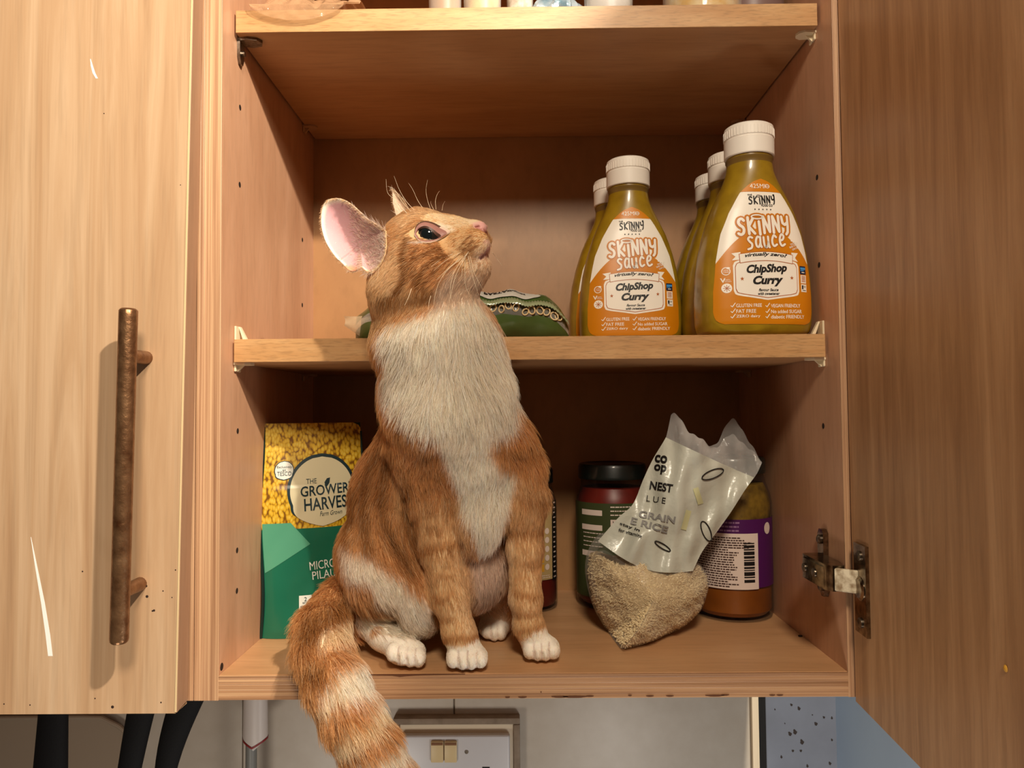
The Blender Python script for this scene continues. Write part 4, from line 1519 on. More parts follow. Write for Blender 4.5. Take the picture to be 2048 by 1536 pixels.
bw = obj('ceramic_bowl', g_lathe([(22, 0), (26, .4), (30, 4), (40, 24), (44, 40), (42.5, 40), (38, 24), (28, 6), (.01, 4)], 56, (133, 160, ZT)), mat('grey_pink_ceramic', sr(200, 182, 170), .35), None, origin=(133, 160, ZT))
bw['label'] = 'pale grey-pink ceramic bowl next to the glass plate'
bw['category'] = 'bowl'


def tumbler(x, y, r, h, lab, fill):
    t = thing('drinking_glass', lab, 'glass', (x, y, ZT), 0, 'glasses standing on the top shelf')
    obj('glass_wall', g_lathe([(r * .86, .2), (r * .9, 1), (r, h), (r - 1.5, h), (r * .86 - 1, 5), (.01, 4)], 40, (x, y, ZT)), M_clearglass, t)
    obj('contents', g_lathe([(r * .80, 5.2), (r * .92, h * .7), (.01, h * .7)], 32, (x, y, ZT)), fill, t)
    return t


tumbler(164, 66, 15, 90, 'narrow glass with amber contents, first right of the bowl', mat('amber_fill', sr(150, 110, 70), .4))
tumbler(196, 62, 17, 80, 'wider glass with cream and yellow contents near the foil packet', mat('cream_fill', sr(206, 180, 120), .4, noise=(60, sr(150, 96, 50), .5)))
tumbler(228, 68, 12, 80, 'slim dark-streaked glass touching the foil packet', mat('brown_fill', sr(130, 84, 50), .4, noise=(90, sr(220, 210, 190), .3)))
M_foil = mat('crumpled_foil', sr(206, 214, 220), 0.25, metal=.6, bump=(120, 1.2), noise=(70, sr(120, 160, 180), .35))
def foil(u, v):
    t = 2 * math.pi * u
    r = math.sin(math.pi * (.04 + .92 * v))
    w = 1 + .12 * math.sin(5 * t + 3 * v) + .08 * math.sin(11 * t - 7 * v)
    return (260 + 22 * r * w * math.cos(t), 68 + 18 * r * w * math.sin(t), ZT + 17 - 16.5 * math.cos(math.pi * (.04 + .92 * v)) * w * .9)
fo = obj('foil_packet', g_grid(lambda u, v: tuple(np.maximum(foil(u, v), (-1e9, -1e9, ZT + .1))), 48, 24, True), M_foil, None, origin=(260, 68, ZT))
fo['label'] = 'crumpled silvery packet with blue print at the middle of the top shelf'
fo['category'] = 'packet'
tumbler(303, 62, 22, 90, 'wide empty-looking clear glass right of the foil packet', mat('grey_fill', sr(150, 140, 132), .4))
tj = thing('storage_jar', 'glass storage jar with yellow-patterned contents on the top shelf', 'jar', (383, 66, ZT))
obj('jar_glass', g_lathe([(29, .2), (31.5, 2), (32.5, 8), (32.5, 90)], 48, (383, 66, ZT)), M_clearglass, tj)
obj('contents', g_lathe([(28, 2.5), (30.6, 5), (30.6, 70), (.01, 70)], 40, (383, 66, ZT)), mat('yellow_mix', sr(214, 196, 150), .5, noise=(75, sr(206, 158, 40), .3)), tj)
dt = obj('dark_tin', g_lathe([(27, 0), (28, .6), (28, 80), (.01, 80)], 48, (433, 92, ZT)), mat('grey_mauve_tin', sr(120, 96, 92), .4), None, origin=(433, 92, ZT))
dt['label'] = 'dull mauve tin at the right end of the top shelf'
dt['category'] = 'tin'
# ------------------------------------------------------------------ the ginger and white cat
def w(px, py, Y):
    return onY(px, py, Y)


PR = []          # (kind, data, k, op)


def cone(a, b, ra, rb, k=6.0, op='u'):
    PR.append(('c', (w(*a), w(*b), ra, rb), k, op))


def ell(c, r, k=6.0, op='u', rot=0.0):
    PR.append(('e', (w(*c), np.array(r if not np.isscalar(r) else (r, r, r), float), rot), k, op))


def chain(pts, k=6.0):
    for a, b in zip(pts[:-1], pts[1:]):
        cone(a[:3], b[:3], a[3], b[3], k)


# trunk
ell((878, 690, -23), (42, 32, 42), 10)
ell((893, 785, -15), (46, 35, 48), 12)
ell((915, 870, 4), (49, 35, 44), 12)
ell((850, 905, 34), (36, 34, 44), 14)
ell((832, 1005, 50), (52, 44, 60), 14)
ell((790, 1110, 70), (47, 44, 47), 14)
ell((935, 980, 22), (38, 32, 46), 12)
ell((930, 1110, 52), (38, 34, 44), 12)
# neck and head
cone((800, 560, -18), (830, 655, -20), 22, 29, 10)
cone((838, 560, -26), (872, 660, -24), 24, 36, 10)
ell((838, 501, -28), (28.5, 27, 27.5), 8)
cone((848, 470, -33), (905, 463, -36), 18, 10.5, 6)
cone((905, 463, -36), (948, 457, -38), 10.5, 6.2, 4)
ell((961, 456, -38.5), (4.6, 5.5, 4.4), 2.5)
ell((928, 495, -41), (17, 13.5, 14), 5)
ell((950, 489, -49), (10.2, 8.5, 10.5), 2.5)
ell((955, 487, -31), (9.6, 8.5, 10), 2.5)
ell((957, 531, -41), (8.4, 9, 7.6), 4)
cone((942, 536, -40), (872, 568, -38), 10.5, 20, 7)
ell((930, 560, -36), (12, 12, 11), 8)
ell((845, 542, -46), (24, 17, 23), 8)
ell((808, 580, -36), (25, 20, 22), 9)
ell((903, 605, -30), (16, 17, 16), 9)
# near front leg
chain([(848, 885, 0, 25), (872, 1000, 8, 18), (879, 1095, 10, 14.6), (900, 1195, 11, 12.6), (918, 1265, 13, 11.6), (930, 1296, 12, 12)], 6)
# far front leg
chain([(1008, 880, 4, 20), (1036, 930, 14, 18), (1050, 1000, 18, 16), (1050, 1095, 24, 12.6), (1051, 1195, 28, 11.4), (1057, 1252, 31, 11), (1072, 1284, 31, 11.5)], 6)
# left hind leg
ell((777, 1125, 44), (36, 36, 42), 9, rot=0.25)
ell((836, 1185, 26), (17, 20, 27), 9)
ell((752, 1222, 52), (19, 18, 15), 8)
ell((835, 1228, 36), (15, 14, 14), 8)
chain([(705, 1215, 66, 13), (722, 1246, 56, 9.5), (765, 1272, 36, 10), (805, 1298, 20, 11)], 6)
# right hind foot
chain([(1000, 1170, 92, 24), (1000, 1235, 100, 13), (985, 1250, 88, 11)], 6)


GROOVE = []


def paw(cx, cy, Y, n, wdt, rz, fwd, dxs, drop=0.0, r=5.2, kk=2.4):
    """broad paw with toes split by grooves"""
    ell((cx, cy, Y), (wdt * .5, 12.5, rz), 3)
    for i in range(n):
        s = (i + .5) / n * 2 - 1
        x = cx + s * dxs
        yy = cy + 6 + drop * s + (5 if abs(s) < .5 else 0) * .6
        ell((x, yy, Y - fwd + 3.0 * s * s), (r, 8.0, r * 1.25), 1.2)
    for i in range(1, n):
        s = i / n * 2 - 1
        x = cx + s * dxs
        A_, B_ = w(x, cy - 3, Y - fwd - 8.6 + 3 * s * s), w(x + 1, cy + 30, Y - fwd - 6.0 + 3 * s * s)
        GROOVE.append((A_, B_))


paw(934, 1311, 12, 4, 31, 9.5, 9.5, 36, 0)
paw(1083, 1294, 31, 4, 28, 9.5, 9.0, 31, 0, 5.2)
paw(812, 1303, 16, 4, 30, 9.5, 9.0, 33, 7, 5.6)
paw(988, 1256, 84, 3, 26, 9, 8.5, 20, 2, 5.2)
# tail
TAIL = [(722, 1196, 84, 13), (680, 1196, 62, 15), (664, 1218, 40, 15), (644, 1258, 14, 17), (646, 1306, -8, 17.5), (668, 1362, -26, 17.5),
        (700, 1428, -32, 17.2), (738, 1492, -34, 16.8), (772, 1560, -34, 16), (798, 1640, -34, 15), (812, 1720, -34, 12.5), (816, 1770, -33, 9)]
chain(TAIL, 5)
for A_, B_ in GROOVE:
    PR.append(('c', (A_, B_, 1.5, 1.5), .8, 's'))


def prim(kind, d, P):
    if kind == 'c':
        a, b, ra, rb = d
        ab = b - a
        t = np.clip(((P - a) @ ab) / (ab @ ab + 1e-9), 0, 1)
        return np.linalg.norm(P - a - t[..., None] * ab, axis=-1) - (ra + (rb - ra) * t)
    c, r, rot = d
    q = P - c
    if rot:
        cs, sn = math.cos(rot), math.sin(rot)
        q = np.stack([q[..., 0] * cs + q[..., 2] * sn, q[..., 1], -q[..., 0] * sn + q[..., 2] * cs], -1)
    k0 = np.linalg.norm(q / r, axis=-1)
    k1 = np.linalg.norm(q / (r * r), axis=-1)
    return k0 * (k0 - 1) / (k1 + 1e-9)


def bbox(kind, d):
    if kind == 'c':
        a, b, ra, rb = d
        m = max(ra, rb)
        return np.minimum(a, b) - m, np.maximum(a, b) + m
    c, r, rot = d
    m = max(r) if rot else r
    return c - m, c + m


def smin(a, b, k):
    h = np.maximum(k - np.abs(a - b), 0) / k
    return np.minimum(a, b) - h * h * k * 0.25


def field(P):
    f = np.full(P.shape[:-1], 40.0)
    for kind, d, k, op in PR:
        v = prim(kind, d, P)
        f = smin(f, v, k) if op == 'u' else -smin(-f, v, k)
    return f


def march(px, py, Y0=-110.0):
    """first point on the cat along the sight line of a photograph pixel"""
    d = ray(px, py)
    p = CAM + d * ((Y0 - CAM[1]) / d[1])
    dn_ = d / np.linalg.norm(d)
    best, bp2 = 1e9, p
    for _ in range(150):
        v = float(field(p[None])[0])
        if v < best:
            best, bp2 = v, p
        if v < 0.05 or p[1] > 130:
            break
        p = p + dn_ * max(.1, v * .7)
    p = bp2
    return p


inn = smooth_poly([(835, 468), (839, 460), (850, 456), (862, 461), (871, 470), (877, 476), (868, 480), (855, 480.5), (842, 477.5), (835, 468)], 5)[:-1]
outp = smooth_poly([(828, 470), (832, 452), (846, 442), (864, 444), (881, 452), (899, 461), (896, 469), (876, 481), (856, 486), (838, 482), (828, 470)], 5)[:-1]
m_ = 44


def resample(C, m):
    C = np.concatenate([C, C[:1]])
    s = np.concatenate([[0], np.cumsum(np.linalg.norm(np.diff(C, axis=0), axis=1))])
    t = np.linspace(0, s[-1], m + 1)[:-1]
    return np.stack([np.interp(t, s, C[:, 0]), np.interp(t, s, C[:, 1])], 1)


inn, outp = resample(inn, m_), resample(outp, m_)


def surf(px, py, off):
    p = march(px, py)
    d = ray(px, py)
    return p - d / np.linalg.norm(d) * off


OUTW = np.array([surf(p[0], p[1], .9) for p in outp])
# eye socket, mouth and nostril carved into the head
eye_s = march(855, 468)
EYE_C = eye_s + np.array([.05, .97, -.05]) * 6.6
PR.append(('e', (EYE_C, np.array([9.0, 9.0, 8.7]), 0.0), .5, 's'))
m1, m2, m3 = march(981, 497), march(973, 506), march(962, 518)
for a_, b_ in ((m1, m2), (m2, m3)):
    PR.append(('c', (a_, b_, 1.1, 1.0), 1.2, 's'))
n1 = march(957, 452)
PR.append(('c', (n1 + np.array([-2.2, 0.2, -.4]), n1 + np.array([1.0, .2, .6]), .5, 1.0), 1.0, 's'))
n2 = march(969, 466)

H = 1.15
lo = np.array([1e9] * 3)
hi = -lo
for kind, d, k, op in PR:
    a_, b_ = bbox(kind, d)
    lo, hi = np.minimum(lo, a_), np.maximum(hi, b_)
lo -= 6
hi += 6
DIM = np.ceil((hi - lo) / H).astype(int) + 1
Fd = np.full(DIM, 30.0, dtype=np.float32)
for kind, d, k, op in PR:
    a_, b_ = bbox(kind, d)
    i0 = np.maximum(((a_ - k - 5 - lo) / H).astype(int), 0)
    i1 = np.minimum(((b_ + k + 5 - lo) / H).astype(int) + 2, DIM)
    g = np.meshgrid(*[lo[i] + H * np.arange(i0[i], i1[i]) for i in range(3)], indexing='ij')
    P = np.stack(g, -1)
    v = prim(kind, d, P).astype(np.float32)
    sl_ = tuple(slice(i0[i], i1[i]) for i in range(3))
    Fd[sl_] = smin(Fd[sl_], v, k) if op == 'u' else -smin(-Fd[sl_], v, k)


def surface_nets(F):
    nx, ny, nz = F.shape
    S = F < 0
    cnt = np.zeros((nx - 1, ny - 1, nz - 1), np.int32)
    acc = np.zeros((nx - 1, ny - 1, nz - 1, 3), np.float32)
    C = [(i, j, k) for i in (0, 1) for j in (0, 1) for k in (0, 1)]
    def sub(A, c):
        return A[c[0]:nx - 1 + c[0], c[1]:ny - 1 + c[1], c[2]:nz - 1 + c[2]]
    for a in C:
        for ax in range(3):
            if a[ax] == 0:
                b = list(a)
                b[ax] = 1
                fa, fb = sub(F, a), sub(F, b)
                x = (fa < 0) != (fb < 0)
                t = np.where(x, fa / np.where(x, fa - fb, 1), 0)
                cnt += x
                for q in range(3):
                    acc[..., q] += x * ((a[q] + t) if q == ax else a[q])
    act = cnt > 0
    idx = -np.ones(act.shape, np.int64)
    idx[act] = np.arange(act.sum())
    ijk = np.argwhere(act)
    V = lo + H * (ijk + acc[act] / cnt[act][:, None])
    Q = []
    for ax in range(3):
        o1, o2 = (ax + 1) % 3, (ax + 2) % 3
        sA = [slice(None)] * 3
        sB = [slice(None)] * 3
        sA[ax], sB[ax] = slice(0, -1), slice(1, None)
        x = S[tuple(sA)] != S[tuple(sB)]
        e = np.argwhere(x)
        e = e[(e[:, o1] > 0) & (e[:, o2] > 0) & (e[:, o1] < F.shape[o1] - 1) & (e[:, o2] < F.shape[o2] - 1)]
        ins = S[tuple(sA)][tuple(e.T)]
        def cell(d1, d2):
            c = e.copy()
            c[:, o1] -= d1
            c[:, o2] -= d2
            return idx[tuple(c.T)]
        q = np.stack([cell(1, 1), cell(0, 1), cell(0, 0), cell(1, 0)], 1)
        q[~ins] = q[~ins][:, ::-1]
        Q.append(q)
    return V, np.concatenate(Q)


CV, CQ = surface_nets(Fd)
CV[:, 2] = np.where(CV[:, 2] < 0.3, np.where((CV[:, 1] > -1.5) & (CV[:, 2] > -12), 0.3, CV[:, 2]), CV[:, 2])   # soles flat on the board

# ---- colouring of the coat: places on the body, given as (px, py) on the near side at depth Y
ORANGE = np.array([.68, .37, .15])
DARK = np.array([.42, .19, .06])
TAN = np.array([.78, .53, .28])
PALE = np.array([.93, .76, .53])
WHITE = np.array([.98, .89, .78])
GREYW = np.array([.80, .66, .54])
PINK = np.array([.80, .42, .38])
PAINT = []


def stroke(pts, r, col, Y=-20, soft=6.0, amt=1.0, yr=(-200, 200)):
    """band of colour along a line; r and soft in photograph pixels"""
    P = [w(p[0], p[1], Y)[[0, 2]] for p in pts]
    s = (Y - CAM[1]) / F_PX
    PAINT.append(('s', P, r * s, col, soft * s, amt, yr))


def patchp(pts, col, Y=-20, soft=8.0, amt=1.0, yr=(-200, 200)):
    P = np.array([w(p[0], p[1], Y)[[0, 2]] for p in pts])
    PAINT.append(('p', P, 0, col, soft * (Y - CAM[1]) / F_PX, amt, yr))


# head
patchp([(700, 380), (1000, 380), (1000, 600), (930, 640), (700, 660)], TAN, -40, 20, .75)
patchp([(830, 480), (900, 480), (925, 470), (900, 510), (905, 560), (850, 600), (815, 560), (820, 510)], ORANGE, -55, 12, .75)
stroke([(745, 450), (700, 560), (770, 600), (740, 640)], 26, TAN, -25, 18, .7)
patchp([(780, 475), (822, 480), (818, 570), (790, 590), (745, 560), (760, 500)], PALE, -50, 12, .45)
stroke([(818, 482), (815, 520), (818, 560), (800, 585), (770, 600)], 6, DARK, -52, 4, 1)
stroke([(838, 500), (828, 530), (838, 560), (836, 590)], 4.2, DARK, -55, 3.5, .9)
stroke([(905, 505), (880, 520), (855, 538), (840, 570)], 4.6, DARK, -55, 3.5, .95)
stroke([(885, 500), (855, 512), (838, 520)], 4.0, DARK, -55, 3.5, .85)
stroke([(880, 540), (855, 570), (850, 600)], 4.0, DARK, -52, 4, .8)
stroke([(765, 600), (830, 602), (880, 592), (905, 570)], 9, DARK, -45, 7, .75)
stroke([(760, 620), (840, 626), (885, 612)], 6, ORANGE, -42, 8, .8)
stroke([(850, 452), (880, 450), (905, 458)], 6.5, np.array([.92, .78, .60]), -50, 4, .9)          # pale brow
stroke([(905, 470), (930, 462), (945, 466)], 4, ORANGE, -50, 5, .6)
stroke([(870, 425), (905, 437), (950, 442)], 5, PALE, -38, 5, .5)
stroke([(832, 484), (850, 487), (872, 484)], 2.4, np.array([.95, .88, .80]), -55, 2, 1)
patchp([(905, 480), (950, 470), (968, 480), (960, 510), (930, 530), (905, 520)], np.array([.74, .47, .24]), -55, 8, .7)
for (a_, b_) in ((925, 488), (932, 480), (940, 476), (918, 496), (927, 500), (936, 494), (944, 487), (921, 508), (931, 512), (941, 503), (950, 496)):
    stroke([(a_, b_), (a_ + 5, b_ - 3)], 2.4, DARK, -55, 1.6, .95)
patchp([(955, 505), (986, 478), (990, 560), (960, 580), (930, 560), (940, 525)], np.array([.80, .62, .46]), -48, 8, .75)
patchp([(908, 545), (960, 555), (985, 570), (960, 610), (960, 640), (870, 640), (880, 590)], GREYW, -40, 10, .8)
stroke([(973, 490), (985, 484)], 4, np.array([.85, .6, .52]), -45, 4, .8)
patchp([(944, 445), (962, 439), (974, 446), (975, 462), (970, 470), (962, 464), (948, 456)], PINK, -44, 2.0, 1)
stroke([(968, 458), (975, 470)], 1.8, np.array([.45, .13, .10]), -44, 1.5, .8)
stroke([(951, 454), (958, 452)], 2.2, np.array([.30, .06, .05]), -44, 1.4, 1)
stroke([(984, 488), (975, 505), (962, 518)], 3.0, np.array([.55, .28, .26]), -48, 2, .9)
patchp([(795, 440), (840, 422), (900, 428), (960, 442), (930, 462), (880, 448), (840, 446), (815, 470)], PALE, -40, 8, .55)
# body under-colours
for pts, r in ((((760, 900), (735, 960), (730, 1040), (740, 1110)), 9), (((800, 880), (775, 940), (770, 1010), (790, 1080), (820, 1130)), 8), (((835, 930), (815, 990), (820, 1050), (850, 1100)), 7), (((705, 980), (690, 1050), (695, 1120)), 10), (((870, 900), (860, 960)), 8)):
    stroke(pts, r * 1.15, DARK, 20, 9, .95)
stroke([(820, 900), (800, 960), (795, 1020)], 6, TAN, 10, 8, .6)
stroke([(860, 1000), (845, 1060)], 5, TAN, 5, 8, .5)
# thigh and belly
patchp([(686, 1085), (740, 1098), (800, 1138), (850, 1180), (872, 1240), (872, 1262), (780, 1245), (752, 1205), (700, 1160)], WHITE * .97, 30, 12, .95)
patchp([(700, 1160), (735, 1160), (780, 1195), (790, 1235), (770, 1240), (740, 1200), (700, 1205)], TAN * .8, 40, 10, .8)
stroke([(740, 1180), (770, 1215)], 7, DARK, 35, 8, .6)
patchp([(780, 1175), (835, 1180), (870, 1215), (870, 1265), (800, 1240)], WHITE * .92, 20, 10, .9)
patchp([(925, 1090), (1012, 1085), (1016, 1240), (940, 1240)], np.array([.80, .64, .53]), 50, 14, .95)
patchp([(712, 1222), (760, 1226), (860, 1255), (880, 1350), (790, 1360), (720, 1310), (705, 1250)], WHITE, 30, 8, 1)
patchp([(940, 1218), (1020, 1215), (1022, 1292), (940, 1292)], WHITE * .93, 85, 8, 1, (60, 200))
# front legs
LG = (-60, 52)
patchp([(845, 985), (950, 985), (935, 1100), (950, 1200), (970, 1300), (875, 1300), (835, 1110)], TAN, 5, 10, .85, LG)
for pts, r in ((((855, 1012), (880, 1004), (905, 1006)), 8), (((836, 1098), (870, 1092), (925, 1088)), 10), (((855, 1050), (880, 1056)), 4), (((865, 1192), (885, 1202), (905, 1186)), 7), (((880, 1150), (905, 1152)), 4), (((882, 1284), (915, 1276), (955, 1280)), 7), (((878, 1240), (905, 1238)), 4)):
    stroke(pts, r, DARK * 1.2, 0, 6, .9, LG)
patchp([(1005, 940), (1100, 930), (1100, 1100), (1092, 1280), (1020, 1290), (1012, 1100)], TAN, 15, 10, .8, LG)
for pts, r in ((((1010, 1068), (1050, 1056), (1090, 1060)), 10), (((1040, 985), (1088, 992)), 8), (((1050, 1128), (1088, 1122)), 6), (((1030, 1188), (1075, 1196)), 8), (((1030, 1232), (1075, 1236)), 5), (((1040, 1268), (1080, 1258)), 6), (((1085, 1000), (1090, 1120)), 5)):
    stroke(pts, r, DARK * 1.2, 15, 7, .8, LG)
stroke([(1022, 1080), (1018, 1180), (1024, 1250)], 6, PALE, 15, 6, .6, LG)
patchp([(874, 1292), (930, 1288), (965, 1276), (1000, 1290), (1000, 1360), (870, 1360)], WHITE, 5, 5, 1, LG)
patchp([(1040, 1285), (1070, 1262), (1100, 1258), (1135, 1275), (1135, 1340), (1050, 1340), (1036, 1310)], WHITE, 22, 5, 1, LG)
# shoulders
patchp([(760, 790), (830, 850), (885, 870), (900, 960), (880, 1000), (820, 960), (770, 860)], ORANGE * 1.06, -10, 14, .8)
stroke([(800, 850), (850, 880), (885, 905)], 8, DARK, -15, 9, .45)
stroke([(860, 930), (900, 950)], 8, DARK, -12, 9, .5)
patchp([(1020, 760), (1060, 800), (1100, 920), (1100, 990), (1040, 940), (985, 900), (990, 870), (1030, 850)], ORANGE * 1.06, -5, 12, .85)
stroke([(1000, 885), (1040, 905), (1085, 900)], 9, DARK, -5, 9, .5)
stroke([(1030, 830), (1065, 850)], 6, DARK, -5, 9, .35)
# white bib
patchp([(768, 648), (840, 632), (905, 612), (935, 600), (958, 604), (985, 640), (1008, 690), (1026, 760), (1026, 850), (985, 868), (978, 895), (1000, 935), (1032, 955), (1022, 1010), (1005, 1070), (985, 1125), (955, 1130), (928, 1045), (905, 985), (890, 930), (875, 872), (830, 852), (785, 812), (755, 765), (772, 720), (764, 680)], WHITE, -45, 9, 1.0, (-120, 60))
stroke([(900, 640), (870, 700)], 20, WHITE * 1.02, -50, 16, .5, (-120, 20))
stroke([(750, 690), (752, 760), (768, 800)], 12, ORANGE, -30, 8, .85)
for A_, B_ in GROOVE:
    PAINT.append(('s', [A_[[0, 2]], B_[[0, 2]]], .35, np.array([.50, .33, .27]), .6, .85, (A_[1] - 8, A_[1] + 9)))  # shade between the toes, put into the coat colour
# tail rings
TB = [((620, 1225), (690, 1215), 26, ORANGE), ((596, 1280), (650, 1270), 22, DARK), ((640, 1296), (715, 1290), 15, PALE), ((600, 1330), (700, 1318), 17, ORANGE), ((612, 1350), (640, 1345), 14, DARK),
      ((665, 1382), (750, 1350), 23, WHITE), ((640, 1400), (680, 1385), 12, PALE), ((640, 1450), (680, 1410), 17, ORANGE), ((690, 1410), (725, 1405), 14, ORANGE), ((672, 1465), (690, 1440), 10, DARK),
      ((690, 1468), (780, 1420), 19, PALE), ((700, 1500), (735, 1475), 12, DARK), ((735, 1475), (785, 1455), 11, ORANGE), ((720, 1530), (825, 1490), 22, WHITE), ((745, 1560), (830, 1540), 12, PALE), ((760, 1610), (850, 1590), 22, ORANGE)]
for a_, b_, r, c_ in TB:
    stroke([a_, b_], r, c_, -38, 9, .92, (-80, 30))


def coat(P, jit=None):
    C = np.tile(ORANGE, (len(P), 1))
    X = P[:, [0, 2]].copy()
    if jit is not None:
        X += jit
    for kind, Q, r, col, soft, amt, yr in PAINT:
        if amt <= 0:
            continue
        if kind == 's':
            d = np.full(len(X), 1e9)
            for a_, b_ in zip(Q[:-1], Q[1:]):
                ab = b_ - a_
                t = np.clip(((X - a_) @ ab) / (ab @ ab + 1e-9), 0, 1)
                d = np.minimum(d, np.linalg.norm(X - a_ - t[:, None] * ab, axis=1))
            d = d - r
        else:
            d = np.full(len(X), 1e9)
            ins = np.zeros(len(X), bool)
            n = len(Q)
            for i in range(n):
                a_, b_ = Q[i], Q[(i + 1) % n]
                ab = b_ - a_
                t = np.clip(((X - a_) @ ab) / (ab @ ab + 1e-9), 0, 1)
                d = np.minimum(d, np.linalg.norm(X - a_ - t[:, None] * ab, axis=1))
                cr_ = ((a_[1] > X[:, 1]) != (b_[1] > X[:, 1])) & (X[:, 0] < (b_[0] - a_[0]) * (X[:, 1] - a_[1]) / (b_[1] - a_[1] + 1e-12) + a_[0])
                ins ^= cr_
            d = np.where(ins, -d, d)
        m_ = np.clip(.5 - d / (2 * soft), 0, 1)
        m_ = m_ * m_ * (3 - 2 * m_) * amt
        m_ = m_ * ((P[:, 1] > yr[0]) & (P[:, 1] < yr[1]))
        C = C * (1 - m_[:, None]) + col * m_[:, None]
    return C


def band_mask(P, pts, r, Y):
    d = np.full(len(P), 1e9)
    for a_, b_ in zip(pts[:-1], pts[1:]):
        A, B = w(*a_, Y), w(*b_, Y)
        ab = B - A
        t = np.clip(((P - A) @ ab) / (ab @ ab + 1e-9), 0, 1)
        d = np.minimum(d, np.linalg.norm(P - A - t[:, None] * ab, axis=1))
    return d < r


# ---- ears, part of the same body mesh
def ear(outl, base_dir, depth, Yfn, name, thick=1.5):
    oc_ = smooth_poly(outl + outl[:1], 5)[:-1]
    n = len(oc_)
    RW = np.array([w(p[0], p[1], Yfn(p[0], p[1])) for p in oc_])
    c = RW.mean(0) + np.array(base_dir)
    rings_ = [(1.0, 0.0), (.96, .10), (.88, .25), (.74, .48), (.56, .70), (.36, .88), (.18, .97)]
    V = []
    for rr, dp in rings_:
        for k in range(n):
            q = c + (RW[k] - c) * rr
            q[1] += depth * dp
            V.append(q)
    V.append(c + np.array([0, depth, 0]))
    F, m = [], len(rings_)
    for i in range(m - 1):
        for k in range(n):
            k2 = (k + 1) % n
            F.append([i * n + k, (i + 1) * n + k, (i + 1) * n + k2, i * n + k2])
    for k in range(n):
        F.append([(m - 1) * n + k, m * n, (m - 1) * n + (k + 1) % n])
    nin = len(F)
    o = len(V)
    for rr, dp in rings_:
        for k in range(n):
            q = c + (RW[k] - c) * (rr * 1.0 + (.012 if rr > .9 else 0))
            q[1] += depth * dp + thick + (0 if rr < 1 else -.4)
            V.append(q)
    V.append(c + np.array([0, depth + thick, 0]))
    for i in range(m - 1):
        for k in range(n):
            k2 = (k + 1) % n
            F.append([o + i * n + k, o + i * n + k2, o + (i + 1) * n + k2, o + (i + 1) * n + k])
    for k in range(n):
        F.append([o + (m - 1) * n + k, o + (m - 1) * n + (k + 1) % n, o + m * n])
    for k in range(n):
        k2 = (k + 1) % n
        F.append([k, k2, o + k2, o + k])
    return np.array(V), F, nin, n, RW, c


ear_near = [(772, 462), (752, 447), (735, 438), (722, 425), (705, 410), (688, 400), (670, 397), (655, 401), (646, 412), (642, 432), (643, 455), (650, 480), (661, 500), (674, 517), (686, 528), (698, 541), (712, 541), (722, 534), (740, 545), (760, 530), (772, 500)]
eyf = lambda px, py: -22 - (px - 642) * .25 + (3 if py > 520 and px < 725 else 0)
E1 = ear(ear_near, (4, 0, -4), 9.5, eyf, 'near')
ear_far = [(785, 379), (796, 388), (808, 402), (818, 418), (834, 436), (822, 444), (800, 446), (792, 430), (786, 405)]
E2 = ear(ear_far, (2, 0, -2), 4.0, lambda px, py: -14 + (py - 380) * .04, 'far', 1.4)

nb = len(CV)
V = [CV, E1[0], E2[0]]
F = CQ.tolist()
F += [[i + nb for i in q] for q in E1[1]]
F += [[i + nb + len(E1[0]) for i in q] for q in E2[1]]
V = np.concatenate(V)

colr = np.zeros((len(V), 3))
colr[:nb] = coat(CV)
# inner ear skin pink, paler towards the rim; back of the ear furred
n_, R_, c_e = E1[3], E1[4], E1[5]
ec = np.zeros((len(E1[0]), 3))
half = len(E1[0]) // 2
rad_ = [1.0, .96, .88, .74, .56, .36, .18]
for i, rr in enumerate(rad_):
    for k in range(n_):
        p = E1[0][i * n_ + k]
        side = (p[0] - R_[:, 0].min()) / (R_[:, 0].max() - R_[:, 0].min())
        low = 1 - (p[2] - R_[:, 2].min()) / (R_[:, 2].max() - R_[:, 2].min())
        base = np.array([.78, .40, .44]) * (1 - .4 * side) + np.array([.84, .60, .48]) * (.4 * side)
        base = base * (1 - .55 * max(0, low - .3) * side)
        if rr > .93:
            base = np.array([.95, .80, .66]) if side < .72 else TAN
        if low > .86 and side < .62:
            base = np.array([.86, .36, .20])
        ec[i * n_ + k] = base
ec[len(rad_) * n_] = np.array([.72, .40, .42])
ec[half:] = ORANGE
E1col = ec
ec2 = np.tile(np.array([.80, .60, .46]), (len(E2[0]), 1))
ec2[len(E2[0]) // 2:] = ORANGE
colr[nb:nb + len(E1[0])] = E1col
colr[nb + len(E1[0]):] = ec2

cat_loc = np.array([160.0, 40.0, 0.3])
me = bpy.data.meshes.new('body')
me.from_pydata(((V - cat_loc) * K).tolist(), [], F)
me.polygons.foreach_set('use_smooth', [True] * len(F))
ca = me.color_attributes.new('coat', 'FLOAT_COLOR', 'POINT')
ca.data.foreach_set('color', np.concatenate([colr, np.ones((len(V), 1))], 1).ravel())
me.update()

M_coat = bpy.data.materials.new('cat_skin_and_undercoat')
M_coat.use_nodes = True
nt = M_coat.node_tree
at = nt.nodes.new('ShaderNodeAttribute')
at.attribute_name = 'coat'
nt.links.new(at.outputs['Color'], nt.nodes['Principled BSDF'].inputs['Base Color'])
nt.nodes['Principled BSDF'].inputs['Roughness'].default_value = .7
nt.nodes['Principled BSDF'].inputs['Subsurface Weight'].default_value = .12
nt.nodes['Principled BSDF'].inputs['Subsurface Radius'].default_value = (.003, .0012, .0008)
me.materials.append(M_coat)

catE = thing('cat', 'ginger and white tabby cat sitting in the open cabinet, looking up to the right', 'cat', tuple(cat_loc))
body = bpy.data.objects.new('body', me)
COL.objects.link(body)
body.parent = catE
ORG[body.name] = cat_loc

